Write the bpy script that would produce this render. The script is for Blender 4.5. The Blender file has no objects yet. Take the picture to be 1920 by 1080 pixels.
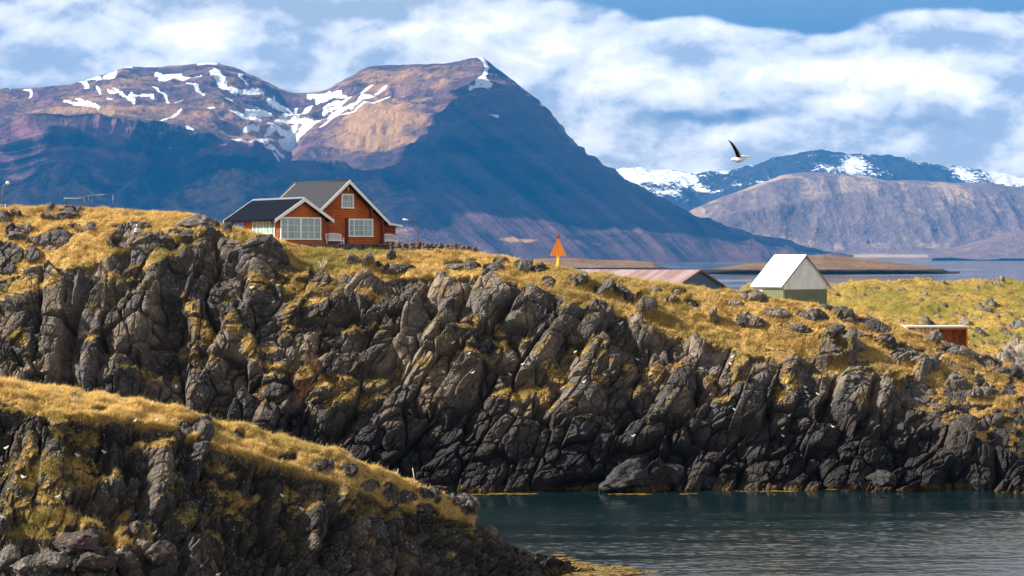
# A red timber house and a white shed on a grassy basalt headland, a sea inlet, and far blue mountains
EXPO = 1.22
HAZE = 2.2e-5
HAZECOL = (.035, .36, 1., 1)
CLOUDK = .92
# clear gaps and bright masses of the cloud cover, in hundredths of a radian-like unit: (column, row, width, height, slope, strength)
BLUE = [(1250, 4, 420, 34, 0, .8), (1510, 35, 190, 36, 0, .75), (1880, 8, 260, 30, 0, .8), (1350, 212, 330, 24, -.02, .42), (1720, 235, 260, 24, -.03, .32), (1050, 235, 160, 30, 0, .25)]
BRIGHT = [(620, 25, 330, 26, 0, -.55), (60, 100, 160, 30, 0, -.4), (760, 95, 120, 40, 0, -.35), (1080, 190, 240, 22, 0, -.5), (1800, 90, 130, 22, 0, -.45), (1560, 95, 160, 16, .05, -.3), (1590, 212, 90, 24, .08, 1.3), (1340, 60, 90, 45, 0, .6), (1800, 50, 80, 35, 0, .7), (1350, 150, 380, 40, .06, .75), (1750, 140, 200, 50, .1, .5), (1000, 80, 200, 60, 0, .5), (250, 60, 330, 50, 0, .45), (580, 160, 120, 22, 0, .6), (820, 60, 260, 50, 0, .35), (120, 150, 160, 20, 0, .5), (1150, 300, 120, 26, 0, .35)]
WAVE0, WAVE1 = .22, 4.2
import bpy, bmesh, math, random
import numpy as np
from mathutils import Vector, Matrix, Quaternion
random.seed(7)
RNG = np.random.default_rng(11)
F, HZ, CAMZ = 4000.0, 484.0, 20.0
C = bpy.context.scene.collection
f32 = np.float32

def W(px, py, Y):
    return Vector(((px-960)*Y/F, Y, CAMZ-(py-HZ)*Y/F))

# ------------------------------------------------------------------ noise
def _h(ix, iy, iz, s):
    n = (ix.astype(np.uint32)*np.uint32(374761393) + iy.astype(np.uint32)*np.uint32(668265263)
         + iz.astype(np.uint32)*np.uint32(2246822519) + np.uint32((s*3266489917) & 0xffffffff))
    n = (n ^ (n >> np.uint32(13)))*np.uint32(1274126177)
    n = (n ^ (n >> np.uint32(16)))*np.uint32(2654435761)
    n = n ^ (n >> np.uint32(15))
    return n
def hashf(ix, iy, iz, s):
    return (_h(ix, iy, iz, s) & np.uint32(0xffffff)).astype(f32)/f32(16777216.0)

def vnoise(P, seed=0):
    P = P.astype(f32)
    I = np.floor(P).astype(np.int64); f = P-I
    f = f*f*(3-2*f)
    I = I.astype(np.int32)
    r = None
    out = np.zeros(P.shape[:-1], f32)
    for dx in (0, 1):
        wx = f[..., 0] if dx else 1-f[..., 0]
        for dy in (0, 1):
            wy = f[..., 1] if dy else 1-f[..., 1]
            for dz in (0, 1):
                wz = f[..., 2] if dz else 1-f[..., 2]
                out += wx*wy*wz*hashf(I[..., 0]+dx, I[..., 1]+dy, I[..., 2]+dz, seed)
    return out*2-1
def fbm(P, oct=4, seed=0, gain=.5, lac=2.03):
    a, s, o = 1.0, 0.0, 0
    Q = P.astype(f32)
    for i in range(oct):
        o = o + a*vnoise(Q+f32(17.3*i), seed+i*31); s += a; a *= gain; Q = Q*f32(lac)
    return o/s
def ridged(P, oct=4, seed=0, gain=.55, lac=2.1):
    a, s, o = 1.0, 0.0, 0
    Q = P.astype(f32)
    for i in range(oct):
        o = o + a*(1-2*np.abs(vnoise(Q+f32(9.7*i), seed+i*31))); s += a; a *= gain; Q = Q*f32(lac)
    return o/s

def worley(P, seed=0, jit=.85, p4=False):
    """F1, F2, vector to the nearest centre, integer id of that cell"""
    P = P.reshape(-1, 3).astype(f32)
    n = len(P)
    F1 = np.full(n, 9, f32); F2 = np.full(n, 9, f32)
    D = np.zeros((n, 3), f32); ID = np.zeros(n, np.uint32)
    CH = 250000
    for a in range(0, n, CH):
        p = P[a:a+CH]
        I = np.floor(p).astype(np.int32); fr = p-I
        f1 = np.full(len(p), 9, f32); f2 = f1.copy(); d0 = np.zeros((len(p), 3), f32); idd = np.zeros(len(p), np.uint32)
        for dx in (-1, 0, 1):
            for dy in (-1, 0, 1):
                for dz in (-1, 0, 1):
                    ix, iy, iz = I[:, 0]+dx, I[:, 1]+dy, I[:, 2]+dz
                    h = _h(ix, iy, iz, seed)
                    cx = dx+.5+jit*((h & np.uint32(1023)).astype(f32)/1023-.5)-fr[:, 0]
                    cy = dy+.5+jit*(((h >> np.uint32(10)) & np.uint32(1023)).astype(f32)/1023-.5)-fr[:, 1]
                    cz = dz+.5+jit*(((h >> np.uint32(20)) & np.uint32(1023)).astype(f32)/1023-.5)-fr[:, 2]
                    cx2, cy2, cz2 = cx*cx, cy*cy, cz*cz
                    d = cx2*cx2+cy2*cy2+cz2*cz2 if p4 else cx2+cy2+cz2
                    near = d < f1
                    f2 = np.where(near, f1, np.minimum(f2, d))
                    f1 = np.where(near, d, f1)
                    d0[near, 0] = cx[near]; d0[near, 1] = cy[near]; d0[near, 2] = cz[near]
                    idd[near] = h[near]
        F1[a:a+CH] = np.sqrt(np.sqrt(f1)) if p4 else np.sqrt(f1); F2[a:a+CH] = np.sqrt(np.sqrt(f2)) if p4 else np.sqrt(f2); D[a:a+CH] = d0; ID[a:a+CH] = idd
    return F1, F2, D, ID
def idr(ID, k):
    n = (ID + np.uint32((k*2654435761) & 0xffffffff))*np.uint32(2246822519)
    n = (n ^ (n >> np.uint32(15)))*np.uint32(3266489917)
    n = n ^ (n >> np.uint32(16))
    return (n & np.uint32(0xffff)).astype(f32)/65535

def sstep(a, b, x):
    t = np.clip((x-a)/(b-a), 0, 1)
    return t*t*(3-2*t)
def smooth1(a, n):
    k = np.hanning(n+2)[1:-1]; k /= k.sum()
    ap = np.pad(a, (n//2, n-1-n//2), mode='edge')
    return np.convolve(ap, k, 'valid')

# ------------------------------------------------------------------ meshes
def mesh_np(name, V, Fc, mat=None, smooth=True, attrs=None, parent=None):
    V = np.ascontiguousarray(V.reshape(-1, 3), dtype=f32)
    me = bpy.data.meshes.new(name)
    nf, k = Fc.shape
    me.vertices.add(len(V)); me.vertices.foreach_set('co', V.ravel())
    me.loops.add(nf*k); me.loops.foreach_set('vertex_index', np.ascontiguousarray(Fc, dtype=np.int32).ravel())
    me.polygons.add(nf)
    me.polygons.foreach_set('loop_start', np.arange(0, nf*k, k, dtype=np.int32))
    me.polygons.foreach_set('use_smooth', np.full(nf, smooth, dtype=bool))
    me.update(calc_edges=True)
    for an, av in (attrs or {}).items():
        at = me.attributes.new(an, 'FLOAT', 'POINT')
        at.data.foreach_set('value', np.ascontiguousarray(av, dtype=f32).ravel())
    if mat: me.materials.append(mat)
    o = bpy.data.objects.new(name, me); C.objects.link(o)
    if parent: o.parent = parent
    return o
def grid_faces(n, m, flip=False):
    i = np.arange(n*m).reshape(n, m)
    q = np.stack([i[:-1, :-1], i[1:, :-1], i[1:, 1:], i[:-1, 1:]], -1).reshape(-1, 4)
    return q[:, ::-1] if flip else q
def grid_normals(P):
    a = np.gradient(P, axis=0); b = np.gradient(P, axis=1)
    n = np.cross(a, b); n /= np.linalg.norm(n, axis=-1, keepdims=True)+1e-9
    return n
def tag(o, label=None, cat=None, group=None, kind=None):
    if label: o['label'] = label
    if cat: o['category'] = cat
    if group: o['group'] = group
    if kind: o['kind'] = kind
    return o
def empty(name, loc, label=None, cat=None, group=None, rz=0):
    o = bpy.data.objects.new(name, None); C.objects.link(o)
    o.location = loc; o.rotation_euler = (0, 0, rz); o.empty_display_size = .2
    return tag(o, label, cat, group)

# ------------------------------------------------------------------ small node language
class NT:
    def __init__(s, nt): s.nt = nt
    def n(s, t, **kw):
        nd = s.nt.nodes.new(t)
        for k, v in kw.items(): setattr(nd, k, v)
        return nd
    def put(s, sock, v):
        if isinstance(v, bpy.types.NodeSocket): s.nt.links.new(v, sock)
        elif v is not None:
            if sock.type == 'RGBA' and not hasattr(v, '__len__'): v = (v, v, v, 1)
            elif sock.type == 'RGBA' and len(v) == 3: v = (*v, 1)
            sock.default_value = v
    def m(s, op, a, b=None, c=None, clamp=False):
        nd = s.n('ShaderNodeMath', operation=op, use_clamp=clamp)
        for i, v in enumerate((a, b, c)):
            if v is not None: s.put(nd.inputs[i], v)
        return nd.outputs[0]
    def vm(s, op, a, b=None):
        nd = s.n('ShaderNodeVectorMath', operation=op); s.put(nd.inputs[0], a)
        if b is not None: s.put(nd.inputs[1], b)
        return nd.outputs[0]
    def mix(s, f, a, b, blend='MIX'):
        nd = s.n('ShaderNodeMix', data_type='RGBA', blend_type=blend)
        s.put(nd.inputs[0], f); s.put(nd.inputs[6], a); s.put(nd.inputs[7], b)
        return nd.outputs[2]
    def ss(s, x, a, b, lo=0., hi=1.):
        nd = s.n('ShaderNodeMapRange', interpolation_type='SMOOTHSTEP')
        s.put(nd.inputs[0], x); nd.inputs[1].default_value = a; nd.inputs[2].default_value = b
        nd.inputs[3].default_value = lo; nd.inputs[4].default_value = hi
        return nd.outputs[0]
    def noise(s, vec, scale, detail=4, rough=.55, dist=0., out=0):
        nd = s.n('ShaderNodeTexNoise'); s.put(nd.inputs['Vector'], vec)
        nd.inputs['Scale'].default_value = scale; nd.inputs['Detail'].default_value = detail
        nd.inputs['Roughness'].default_value = rough; nd.inputs['Distortion'].default_value = dist
        return nd.outputs[out]
    def vor(s, vec, scale, feature='F1', out=0):
        nd = s.n('ShaderNodeTexVoronoi', feature=feature); s.put(nd.inputs['Vector'], vec)
        nd.inputs['Scale'].default_value = scale
        return nd.outputs[out]
    def attr(s, name):
        nd = s.n('ShaderNodeAttribute', attribute_name=name); return nd.outputs['Fac']
    def xyz(s, v):
        nd = s.n('ShaderNodeSeparateXYZ'); s.put(nd.inputs[0], v); return nd.outputs
    def comb(s, x, y, z):
        nd = s.n('ShaderNodeCombineXYZ')
        for i, v in enumerate((x, y, z)): s.put(nd.inputs[i], v)
        return nd.outputs[0]
    def scale(s, v, k):
        nd = s.n('ShaderNodeVectorMath', operation='MULTIPLY'); s.put(nd.inputs[0], v); nd.inputs[1].default_value = k
        return nd.outputs[0]
def material(name):
    m = bpy.data.materials.new(name); m.use_nodes = True
    nt = m.node_tree; b = nt.nodes['Principled BSDF']
    return m, NT(nt), b
def pos(t): return t.n('ShaderNodeNewGeometry').outputs['Position']
def bump(t, b, h, strength, dist):
    nd = t.n('ShaderNodeBump'); nd.inputs['Strength'].default_value = strength; nd.inputs['Distance'].default_value = dist
    t.put(nd.inputs['Height'], h); t.nt.links.new(nd.outputs[0], b.inputs['Normal'])
def simple(name, col, rough=.6, metal=0., vary=.12, nscale=6, bmp=0., spec=.3):
    m, t, b = material(name)
    tc = t.n('ShaderNodeTexCoord').outputs['Object']
    n = t.noise(tc, nscale, 5, .6)
    k = t.m('ADD', t.m('MULTIPLY', t.m('SUBTRACT', n, .5), vary*2.5), 1.)
    t.put(b.inputs['Base Color'], t.mix(1., (*col, 1), t.comb(k, k, k), 'MULTIPLY'))
    b.inputs['Roughness'].default_value = rough; b.inputs['Metallic'].default_value = metal
    b.inputs['Specular IOR Level'].default_value = spec
    if bmp: bump(t, b, t.noise(tc, nscale*6, 4), .5, bmp)
    return m
# ------------------------------------------------------------------ camera, sun, sky
SUN_H = Vector((-0.985, -0.12, 0)).normalized()
SUN_EL = math.radians(37)
SUN = Vector((SUN_H.x*math.cos(SUN_EL), SUN_H.y*math.cos(SUN_EL), math.sin(SUN_EL)))
sc = bpy.context.scene
cam = bpy.data.cameras.new('camera'); cam.sensor_width = 36; cam.lens = F/1920*36
cam.shift_y = -(540-HZ)/1920; cam.clip_start = 1; cam.clip_end = 90000
co = bpy.data.objects.new('camera', cam); C.objects.link(co)
co.location = (0, 0, CAMZ); co.rotation_euler = (math.pi/2, 0, 0); sc.camera = co
sl = bpy.data.lights.new('sun', 'SUN'); sl.energy = 5.0; sl.angle = math.radians(.5); sl.color = (1, .93, .80)
so = bpy.data.objects.new('sun', sl); C.objects.link(so)
so.rotation_euler = SUN.to_track_quat('Z', 'Y').to_euler()
sc.view_settings.view_transform = 'Standard'; sc.view_settings.look = 'None'
sc.view_settings.exposure = EXPO; sc.view_settings.gamma = 1
sc.cycles.max_bounces = 5; sc.cycles.volume_bounces = 0; sc.cycles.diffuse_bounces = 2; sc.cycles.glossy_bounces = 3
sc.cycles.use_denoising = True

w = bpy.data.worlds.new('World'); sc.world = w; w.use_nodes = True
t = NT(w.node_tree); bg = w.node_tree.nodes['Background']
sky = t.n('ShaderNodeTexSky', sky_type='NISHITA'); sky.sun_disc = False
sky.sun_elevation = SUN_EL; sky.sun_rotation = math.atan2(SUN.x, SUN.y)
sky.air_density = 1.2; sky.dust_density = .3; sky.ozone_density = 2.
d = t.n('ShaderNodeTexCoord').outputs['Generated']
x, y, z = t.xyz(d)
hyp = t.m('SQRT', t.m('ADD', t.m('MULTIPLY', x, x), t.m('MULTIPLY', y, y)))
U = t.m('MULTIPLY', t.m('ARCTAN2', x, y), 40.)      # hundredths of the focal length, to the right
V = t.m('MULTIPLY', t.m('ARCTAN2', z, hyp), 40.)    # the same, above the horizon
uv = t.comb(U, V, 0)
# domain warp
wn = t.n('ShaderNodeTexNoise'); t.put(wn.inputs['Vector'], t.scale(uv, (.5, .8, 1))); wn.inputs['Scale'].default_value = 1.; wn.inputs['Detail'].default_value = 5
wv = t.vm('SUBTRACT', wn.outputs['Color'], (.5, .5, .5))
uvw = t.vm('ADD', uv, t.scale(wv, (1.6, .8, 0)))
Uw, Vw, _ = t.xyz(uvw)
def blob(px, py, rx, ry, slope=0.):
    cx, cy = (px-960)/100, (HZ-py)/100
    a = t.m('MULTIPLY', t.m('SUBTRACT', Uw, cx), 100./rx)
    b0 = t.m('SUBTRACT', t.m('SUBTRACT', Vw, cy), t.m('MULTIPLY', t.m('SUBTRACT', Uw, cx), slope))
    b = t.m('MULTIPLY', b0, 100./ry)
    r = t.m('ADD', t.m('MULTIPLY', a, a), t.m('MULTIPLY', b, b))
    return t.m('EXPONENT', t.m('MULTIPLY', r, -1.))
n1 = t.noise(t.scale(uv, (.30, .46, 1)), 1., 7, .52, .3)
n2 = t.noise(t.scale(uv, (.95, 1.45, 1)), 1., 7, .6, .2)
n3 = t.noise(t.vm('ADD', t.scale(uv, (.40, .80, 1)), (31, 7, 3)), 1., 6, .55, .4)
n1u = t.noise(t.scale(t.vm('ADD', uv, (-.25, .32, 0)), (.30, .46, 1)), 1., 7, .52, .3)
n2u = t.noise(t.scale(t.vm('ADD', uv, (-.10, .14, 0)), (.95, 1.45, 1)), 1., 7, .6, .2)
lit = t.m('ADD', t.m('MULTIPLY', t.m('SUBTRACT', n1, n1u), 2.4), t.m('MULTIPLY', t.m('SUBTRACT', n2, n2u), .7))
# clear blue gaps
gap = None
for b_ in BLUE:
    v = t.m('MULTIPLY', blob(*b_[:5]), b_[5]*1.3); gap = v if gap is None else t.m('ADD', gap, v)
bright = None
for b_ in BRIGHT:
    v = t.m('MULTIPLY', blob(*b_[:5]), b_[5]); bright = v if bright is None else t.m('ADD', bright, v)
nz = t.m('ADD', t.m('MULTIPLY', t.m('SUBTRACT', n1, .5), 1.5), t.m('MULTIPLY', t.m('SUBTRACT', n2, .5), .9))
cover = t.m('SUBTRACT', t.m('ADD', .90, t.m('MULTIPLY', nz, .30)), gap)
cover = t.m('ADD', cover, t.m('MULTIPLY', t.m('ABSOLUTE', bright), .35))
cover = t.m('ADD', cover, t.m('MULTIPLY', t.ss(V, 9., 5.), t.ss(U, 2.5, -1., 0., .5)))
# high overhead the cloud breaks up and lets the blue sky light the ground
cover = t.m('SUBTRACT', cover, t.ss(V, 7., 22., 0., .42))
mask = t.ss(cover, .12, .55)
br = t.m('ADD', t.m('ADD', .27, t.m('MULTIPLY', bright, .60)), t.m('ADD', t.m('MULTIPLY', t.m('SUBTRACT', n3, .5), 1.9), t.m('MULTIPLY', t.m('SUBTRACT', n2, .5), .5)))
br = t.m('ADD', br, lit)
br = t.m('ADD', br, t.ss(V, 6., 12., 0., .15))
ccol = t.mix(t.ss(br, .0, .55), (.25, .285, .34, 1), (.56, .57, .61, 1))
ccol = t.mix(t.ss(br, .45, 1.2), ccol, (1.02, 1.0, 1.0, 1))
lowk = t.ss(V, 30., 17., .12, 1.)
ccol = t.mix(1., ccol, t.comb(t.m('MULTIPLY', lowk, CLOUDK*1.14), t.m('MULTIPLY', lowk, CLOUDK*1.06), t.m('MULTIPLY', lowk, CLOUDK*.94)), 'MULTIPLY')
skyc = t.mix(1., sky.outputs[0], (.085, .085, .085, 1), 'MULTIPLY')
skyc = t.mix(t.ss(V, 9., 3.), skyc, t.mix(1., (.055*CLOUDK, .095*CLOUDK, .15*CLOUDK, 1), (1, 1, 1, 1), 'MULTIPLY'))
col = t.mix(mask, skyc, ccol)
t.put(bg.inputs['Color'], col); bg.inputs['Strength'].default_value = 1.0
w.cycles.sampling_method = 'MANUAL'; w.cycles.sample_map_resolution = 1024

# ------------------------------------------------------------------ haze
def box_obj(name, lo, hi, mat):
    V = np.array([(x, y, z) for x in (lo[0], hi[0]) for y in (lo[1], hi[1]) for z in (lo[2], hi[2])], f32)
    Fc = np.array([(0, 1, 3, 2), (4, 6, 7, 5), (0, 4, 5, 1), (2, 3, 7, 6), (0, 2, 6, 4), (1, 5, 7, 3)])
    return mesh_np(name, V, Fc, mat, False)
if HAZE > 0:
    hm = bpy.data.materials.new('haze_air'); hm.use_nodes = True
    hm.node_tree.nodes.clear()
    ht = NT(hm.node_tree); out = ht.n('ShaderNodeOutputMaterial'); pv = ht.n('ShaderNodeVolumePrincipled')
    pv.inputs['Color'].default_value = HAZECOL; pv.inputs['Density'].default_value = HAZE; pv.inputs['Anisotropy'].default_value = 0.
    hm.node_tree.links.new(pv.outputs[0], out.inputs['Volume'])
    tag(box_obj('haze', (-14000, -600, -9), (14000, 28500, 3000), hm), kind='stuff')

# ------------------------------------------------------------------ an unseen cloud above the haze, added and shaped to shade the mountain's flanks
def shade_cloud_over(shade, Zc, seed):
    """shade: (px, py, Y) outline of the ground it shades; the cloud hangs where the sun's rays to that outline pass Zc"""
    pts = []
    for px, py, Y in shade:
        q = W(px, py, Y); s = (Zc-q.z)/SUN.z; pts.append((q.x+SUN.x*s, q.y+SUN.y*s))
    pts = np.array(pts); c = pts.mean(0); n = 220
    cl = np.vstack([pts, pts[:1]]); d = np.concatenate([[0], np.cumsum(np.hypot(*np.diff(cl, axis=0).T))])
    u = np.linspace(0, d[-1], n, endpoint=False); bx = np.interp(u, d, cl[:, 0]); by = np.interp(u, d, cl[:, 1])
    m = 24; V = np.zeros((n, 2*m, 3), f32)
    for j in range(2*m):
        f = j/(2*m-1)*2; top = f <= 1; r = f if top else 2-f
        r = min(max(r, .001), 1.); prof = math.sqrt(max(0, 1-r**3))
        V[:, j, 0] = c[0]+(bx-c[0])*r; V[:, j, 1] = c[1]+(by-c[1])*r; V[:, j, 2] = Zc+(prof*520 if top else -prof*60)
    K = V/1000.
    V[..., 0] += 420*fbm(K*f32(.9), 4, seed); V[..., 1] += 420*fbm(K*f32(.9)+9, 4, seed+1); V[..., 0] += 260*fbm(K*f32(3.2), 3, seed+5); V[..., 1] += 260*fbm(K*f32(3.2)+4, 3, seed+6); V[..., 2] += 90*fbm(K*f32(2.), 4, seed+2)
    V = np.concatenate([V, V[:1]], 0)
    m_ = bpy.data.materials.new('shade_cloud_white'); m_.use_nodes = True; b_ = m_.node_tree.nodes['Principled BSDF']; b_.inputs['Base Color'].default_value = (.9, .9, .92, 1); b_.inputs['Roughness'].default_value = 1
    return tag(mesh_np('shade_cloud', V, grid_faces(n+1, 2*m), m_), kind='stuff')
shade_cloud_over([(-500, 372, 14300), (0, 368, 14300), (90, 350, 14350), (180, 365, 14350), (300, 362, 14350), (400, 372, 14350), (500, 366, 14400), (640, 372, 14600), (705, 350, 14750), (770, 306, 15000), (830, 268, 15200), (900, 238, 15500), (965, 205, 15800), (940, 118, 16700), (1020, 60, 17200), (1400, 330, 16500), (1560, 470, 16000), (1330, 474, 14100), (1080, 440, 13900), (900, 425, 13900), (760, 440, 13800), (620, 462, 13700), (430, 450, 13600), (200, 440, 13600), (60, 466, 13500), (-500, 480, 13400)], 3900, 811)

# ------------------------------------------------------------------ ground materials
def ground_material(name, wet=True, wz0=10.5, wz1=2.2, grass_lo=(.27, .165, .045), grass_hi=(.70, .46, .155), green=(.135, .125, .022), rockk=1., lich=1.):
    m, t, b = material(name)
    P = pos(t); px_, py_, pz_ = t.xyz(P)
    rock = t.attr('rock'); grn = t.attr('green'); tint = t.attr('tint')
    # rock
    big = t.noise(P, .35, 5, .6); mid = t.noise(P, 1.6, 6, .65); fine = t.noise(P, 9., 5, .7)
    rc = t.mix(t.ss(tint, .1, .9), (.026*rockk, .024*rockk, .026*rockk, 1), (.15*rockk, .115*rockk, .088*rockk, 1))
    rc = t.mix(t.ss(big, .45, .65), rc, (.055*rockk, .054*rockk, .058*rockk, 1))
    rc = t.mix(t.m('MULTIPLY', t.ss(mid, .52, .70), .6), rc, (.17*rockk, .122*rockk, .080*rockk, 1))
    rc = t.mix(t.m('MULTIPLY', t.ss(fine, .48, .70), .4), rc, (.23*rockk, .21*rockk, .19*rockk, 1))
    rc = t.mix(t.m('MULTIPLY', t.ss(t.noise(t.scale(P, (1, 1, .6)), .16, 4, .6), .46, .62), .6), rc, (.040, .036, .038, 1))
    l1 = t.noise(t.vm('ADD', P, (40, 3, 9)), 4.5, 8, .72); l2 = t.noise(P, .5, 3, .5)
    lm = t.m('MULTIPLY', t.ss(l1, .56, .64), t.ss(l2, .40, .58))
    rc = t.mix(t.m('MULTIPLY', lm, .75*lich), rc, (.50, .49, .46, 1))
    o1 = t.noise(t.vm('ADD', P, (4, 43, 9)), 1.3, 6, .6)
    rc = t.mix(t.m('MULTIPLY', t.ss(o1, .66, .72), .5), rc, (.33, .15, .035, 1))
    g1 = t.noise(t.vm('ADD', P, (14, 3, 99)), .8, 6, .62)
    rc = t.mix(t.m('MULTIPLY', t.ss(g1, .50, .66), .5), rc, (.10, .085, .03, 1))
    if wet:
        wz = t.m('ADD', pz_, t.m('MULTIPLY', t.m('SUBTRACT', big, .5), 5.))
        wt = t.ss(wz, wz0, wz1)
        rc = t.mix(t.m('MULTIPLY', wt, .86), rc, (.013, .013, .018, 1))
        wl = t.m('MULTIPLY', t.ss(pz_, .55, .30), t.ss(mid, .42, .55))
        rc = t.mix(t.m('MULTIPLY', wl, .85), rc, (.15, .09, .02, 1))
    # grass and moss
    ga = t.noise(P, .45, 5, .6); gb = t.noise(P, 2.6, 6, .68); gc = t.noise(P, 14., 4, .7)
    gc_ = t.mix(t.ss(gb, .33, .62), (*grass_lo, 1), (*grass_hi, 1))
    gc_ = t.mix(t.m('MULTIPLY', t.ss(ga, .5, .68), .6), gc_, (.30, .165, .05, 1))
    gm = t.m('ADD', grn, t.m('MULTIPLY', t.m('SUBTRACT', gb, .5), .9))
    gc_ = t.mix(t.m('MULTIPLY', t.ss(gm, .30, .75), .8), gc_, (*green, 1))
    gc_ = t.mix(t.m('MULTIPLY', t.ss(gc, .30, .60, 1., 0.), .5), gc_, (.10, .06, .022, 1))
    edge = t.m('ADD', rock, t.m('MULTIPLY', t.m('SUBTRACT', gb, .5), .7))
    rk = t.ss(edge, .40, .58)
    t.put(b.inputs['Base Color'], t.mix(rk, gc_, rc))
    b.inputs['Roughness'].default_value = .85; b.inputs['Specular IOR Level'].default_value = .25
    Ps = t.comb(t.m('SUBTRACT', px_, t.m('MULTIPLY', pz_, .42)), py_, t.m('MULTIPLY', pz_, .62))
    wj = t.scale(t.vm('SUBTRACT', t.noise(P, 1.1, 3, .5, 0, 1), (.5, .5, .5)), (.7, .7, .7))
    Pj = t.vm('ADD', Ps, wj)
    e1 = t.m('MINIMUM', t.m('MULTIPLY', t.vor(Pj, 1.1, 'DISTANCE_TO_EDGE'), 9.), 1.)
    e2 = t.m('MINIMUM', t.m('MULTIPLY', t.vor(Pj, 3.1, 'DISTANCE_TO_EDGE'), 7.), 1.)
    c1 = t.vor(Pj, 1.1); c2 = t.vor(Pj, 3.1)
    jt = t.m('ADD', t.m('ADD', t.m('MULTIPLY', e1, .55), t.m('MULTIPLY', e2, .30)), t.m('ADD', t.m('MULTIPLY', c1, .9), t.m('MULTIPLY', c2, .45)))
    hgt = t.m('ADD', t.m('MULTIPLY', fine, .5), t.m('ADD', t.m('MULTIPLY', mid, .3), t.m('ADD', t.m('MULTIPLY', t.noise(P, 26., 3, .6), .25), t.m('MULTIPLY', jt, t.m('MULTIPLY', rk, .85)))))
    bump(t, b, hgt, 1., .24)
    return m
M_head = ground_material('headland_ground', rockk=2.0)
M_fore = ground_material('fore_ground', wz0=1.1, wz1=.0, lich=1.2, rockk=1.35)
M_hill = ground_material('hill_ground', wet=False, lich=.5, grass_lo=(.12, .09, .025), grass_hi=(.50, .34, .07), green=(.20, .18, .03), rockk=2.2)
# ------------------------------------------------------------------ terrain sheets
def sheet(cols, knots, xs, rows, smooth_n=31, lin=None):
    """cols: photo columns; knots (C, K, 2) of (Y, z); xs: the columns to build; rows per segment. -> P (n, m, 3), t (m,)"""
    kn = np.array(knots, float); Cn, K, _ = kn.shape
    A = np.zeros((len(xs), K, 2))
    for k in range(K):
        for c in range(2):
            A[:, k, c] = smooth1(np.interp(xs, cols, kn[:, k, c]), smooth_n)
    ts = np.concatenate([np.linspace(i, i+1, r, endpoint=False) for i, r in enumerate(rows)]+[[K-1]])
    seg = np.minimum(ts.astype(int), K-2); u = ts-seg
    i0, i1, i2, i3 = np.maximum(seg-1, 0), seg, seg+1, np.minimum(seg+2, K-1)
    a, b, c, d = A[:, i0], A[:, i1], A[:, i2], A[:, i3]
    u = u[None, :, None]
    tn = .35
    m1 = (c-a)*tn; m2 = (d-b)*tn
    Q = (2*u**3-3*u**2+1)*b+(u**3-2*u**2+u)*m1+(-2*u**3+3*u**2)*c+(u**3-u**2)*m2
    if lin is not None:
        Q = np.where((seg >= lin)[None, :, None], b+(c-b)*u, Q)
    Y = Q[..., 0]; Z = Q[..., 1]
    X = (xs[:, None]-960)*Y/F
    return np.stack([X, Y, Z], -1), ts
def zpy(py, Y): return CAMZ-(py-HZ)*Y/F
def ell(px, py, L):
    m = np.zeros(px.shape, f32)
    for e in L:
        x, y, rx, ry = e[:4]; ang = math.radians(e[4] if len(e) > 4 else 0)
        dx = px-x; dy = py-y
        sel = (np.abs(dx) < 3*max(rx, ry)) & (np.abs(dy) < 3*max(rx, ry))
        if not sel.any(): continue
        a = dx[sel]*math.cos(ang)-dy[sel]*math.sin(ang); b = dx[sel]*math.sin(ang)+dy[sel]*math.cos(ang)
        r = np.sqrt((a/rx)**2+(b/ry)**2)
        m[sel] = np.maximum(m[sel], np.clip(1.5-r*.75, 0, 1.2))
    return m

def rockfield(P, shear, levels, seed, warp=.5):
    """blocky displacement: every level is a set of jointed blocks with flat tilted faces and open joints between them"""
    Q = P.reshape(-1, 3).astype(f32).copy()
    Q[:, 0] -= (shear.reshape(-1)*(Q[:, 2]-8)).astype(f32)
    Wp = np.stack([fbm(Q*f32(.22), 2, seed+5), fbm(Q*f32(.22)+7, 2, seed+6), fbm(Q*f32(.22)+19, 2, seed+7)], -1)*f32(warp*.75)
    Q = Q+Wp
    disp = np.zeros(len(Q), f32); tint = np.zeros(len(Q), f32); crack = np.zeros(len(Q), f32)
    for i, (sx, sy, sz, amp, cr, cw, tl) in enumerate(levels):
        S = np.array([sx, sy, sz], f32)
        F1, F2, D, ID = worley(Q/S+f32(3.1*i), seed+i*77, .8, i < 3)
        d = D*S      # to the centre, metres
        h = idr(ID, 1)-.5
        gx = (idr(ID, 2)-.5)*tl; gz = (idr(ID, 3)-.5)*tl
        # roof-like block: two faces meeting on a lean line
        fx = d[:, 0]/sx; fz = d[:, 2]/sz
        face = gx*fx+gz*fz-np.maximum(np.abs(fx+(idr(ID, 4)-.5)*.5)-.12, 0)*idr(ID, 5)*.8
        e = np.clip((F2-F1)/cw, 0, 1)
        c = 1-e*(2-e)
        disp += amp*(h+face)-cr*c
        tint += (idr(ID, 6)-.5)*(.9 if i < 2 else .5)
        crack = np.maximum(crack, c*(1. if i < 2 else .6))
    return disp.reshape(P.shape[:2]), (tint*.6+.5).reshape(P.shape[:2]), crack.reshape(P.shape[:2])

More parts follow.
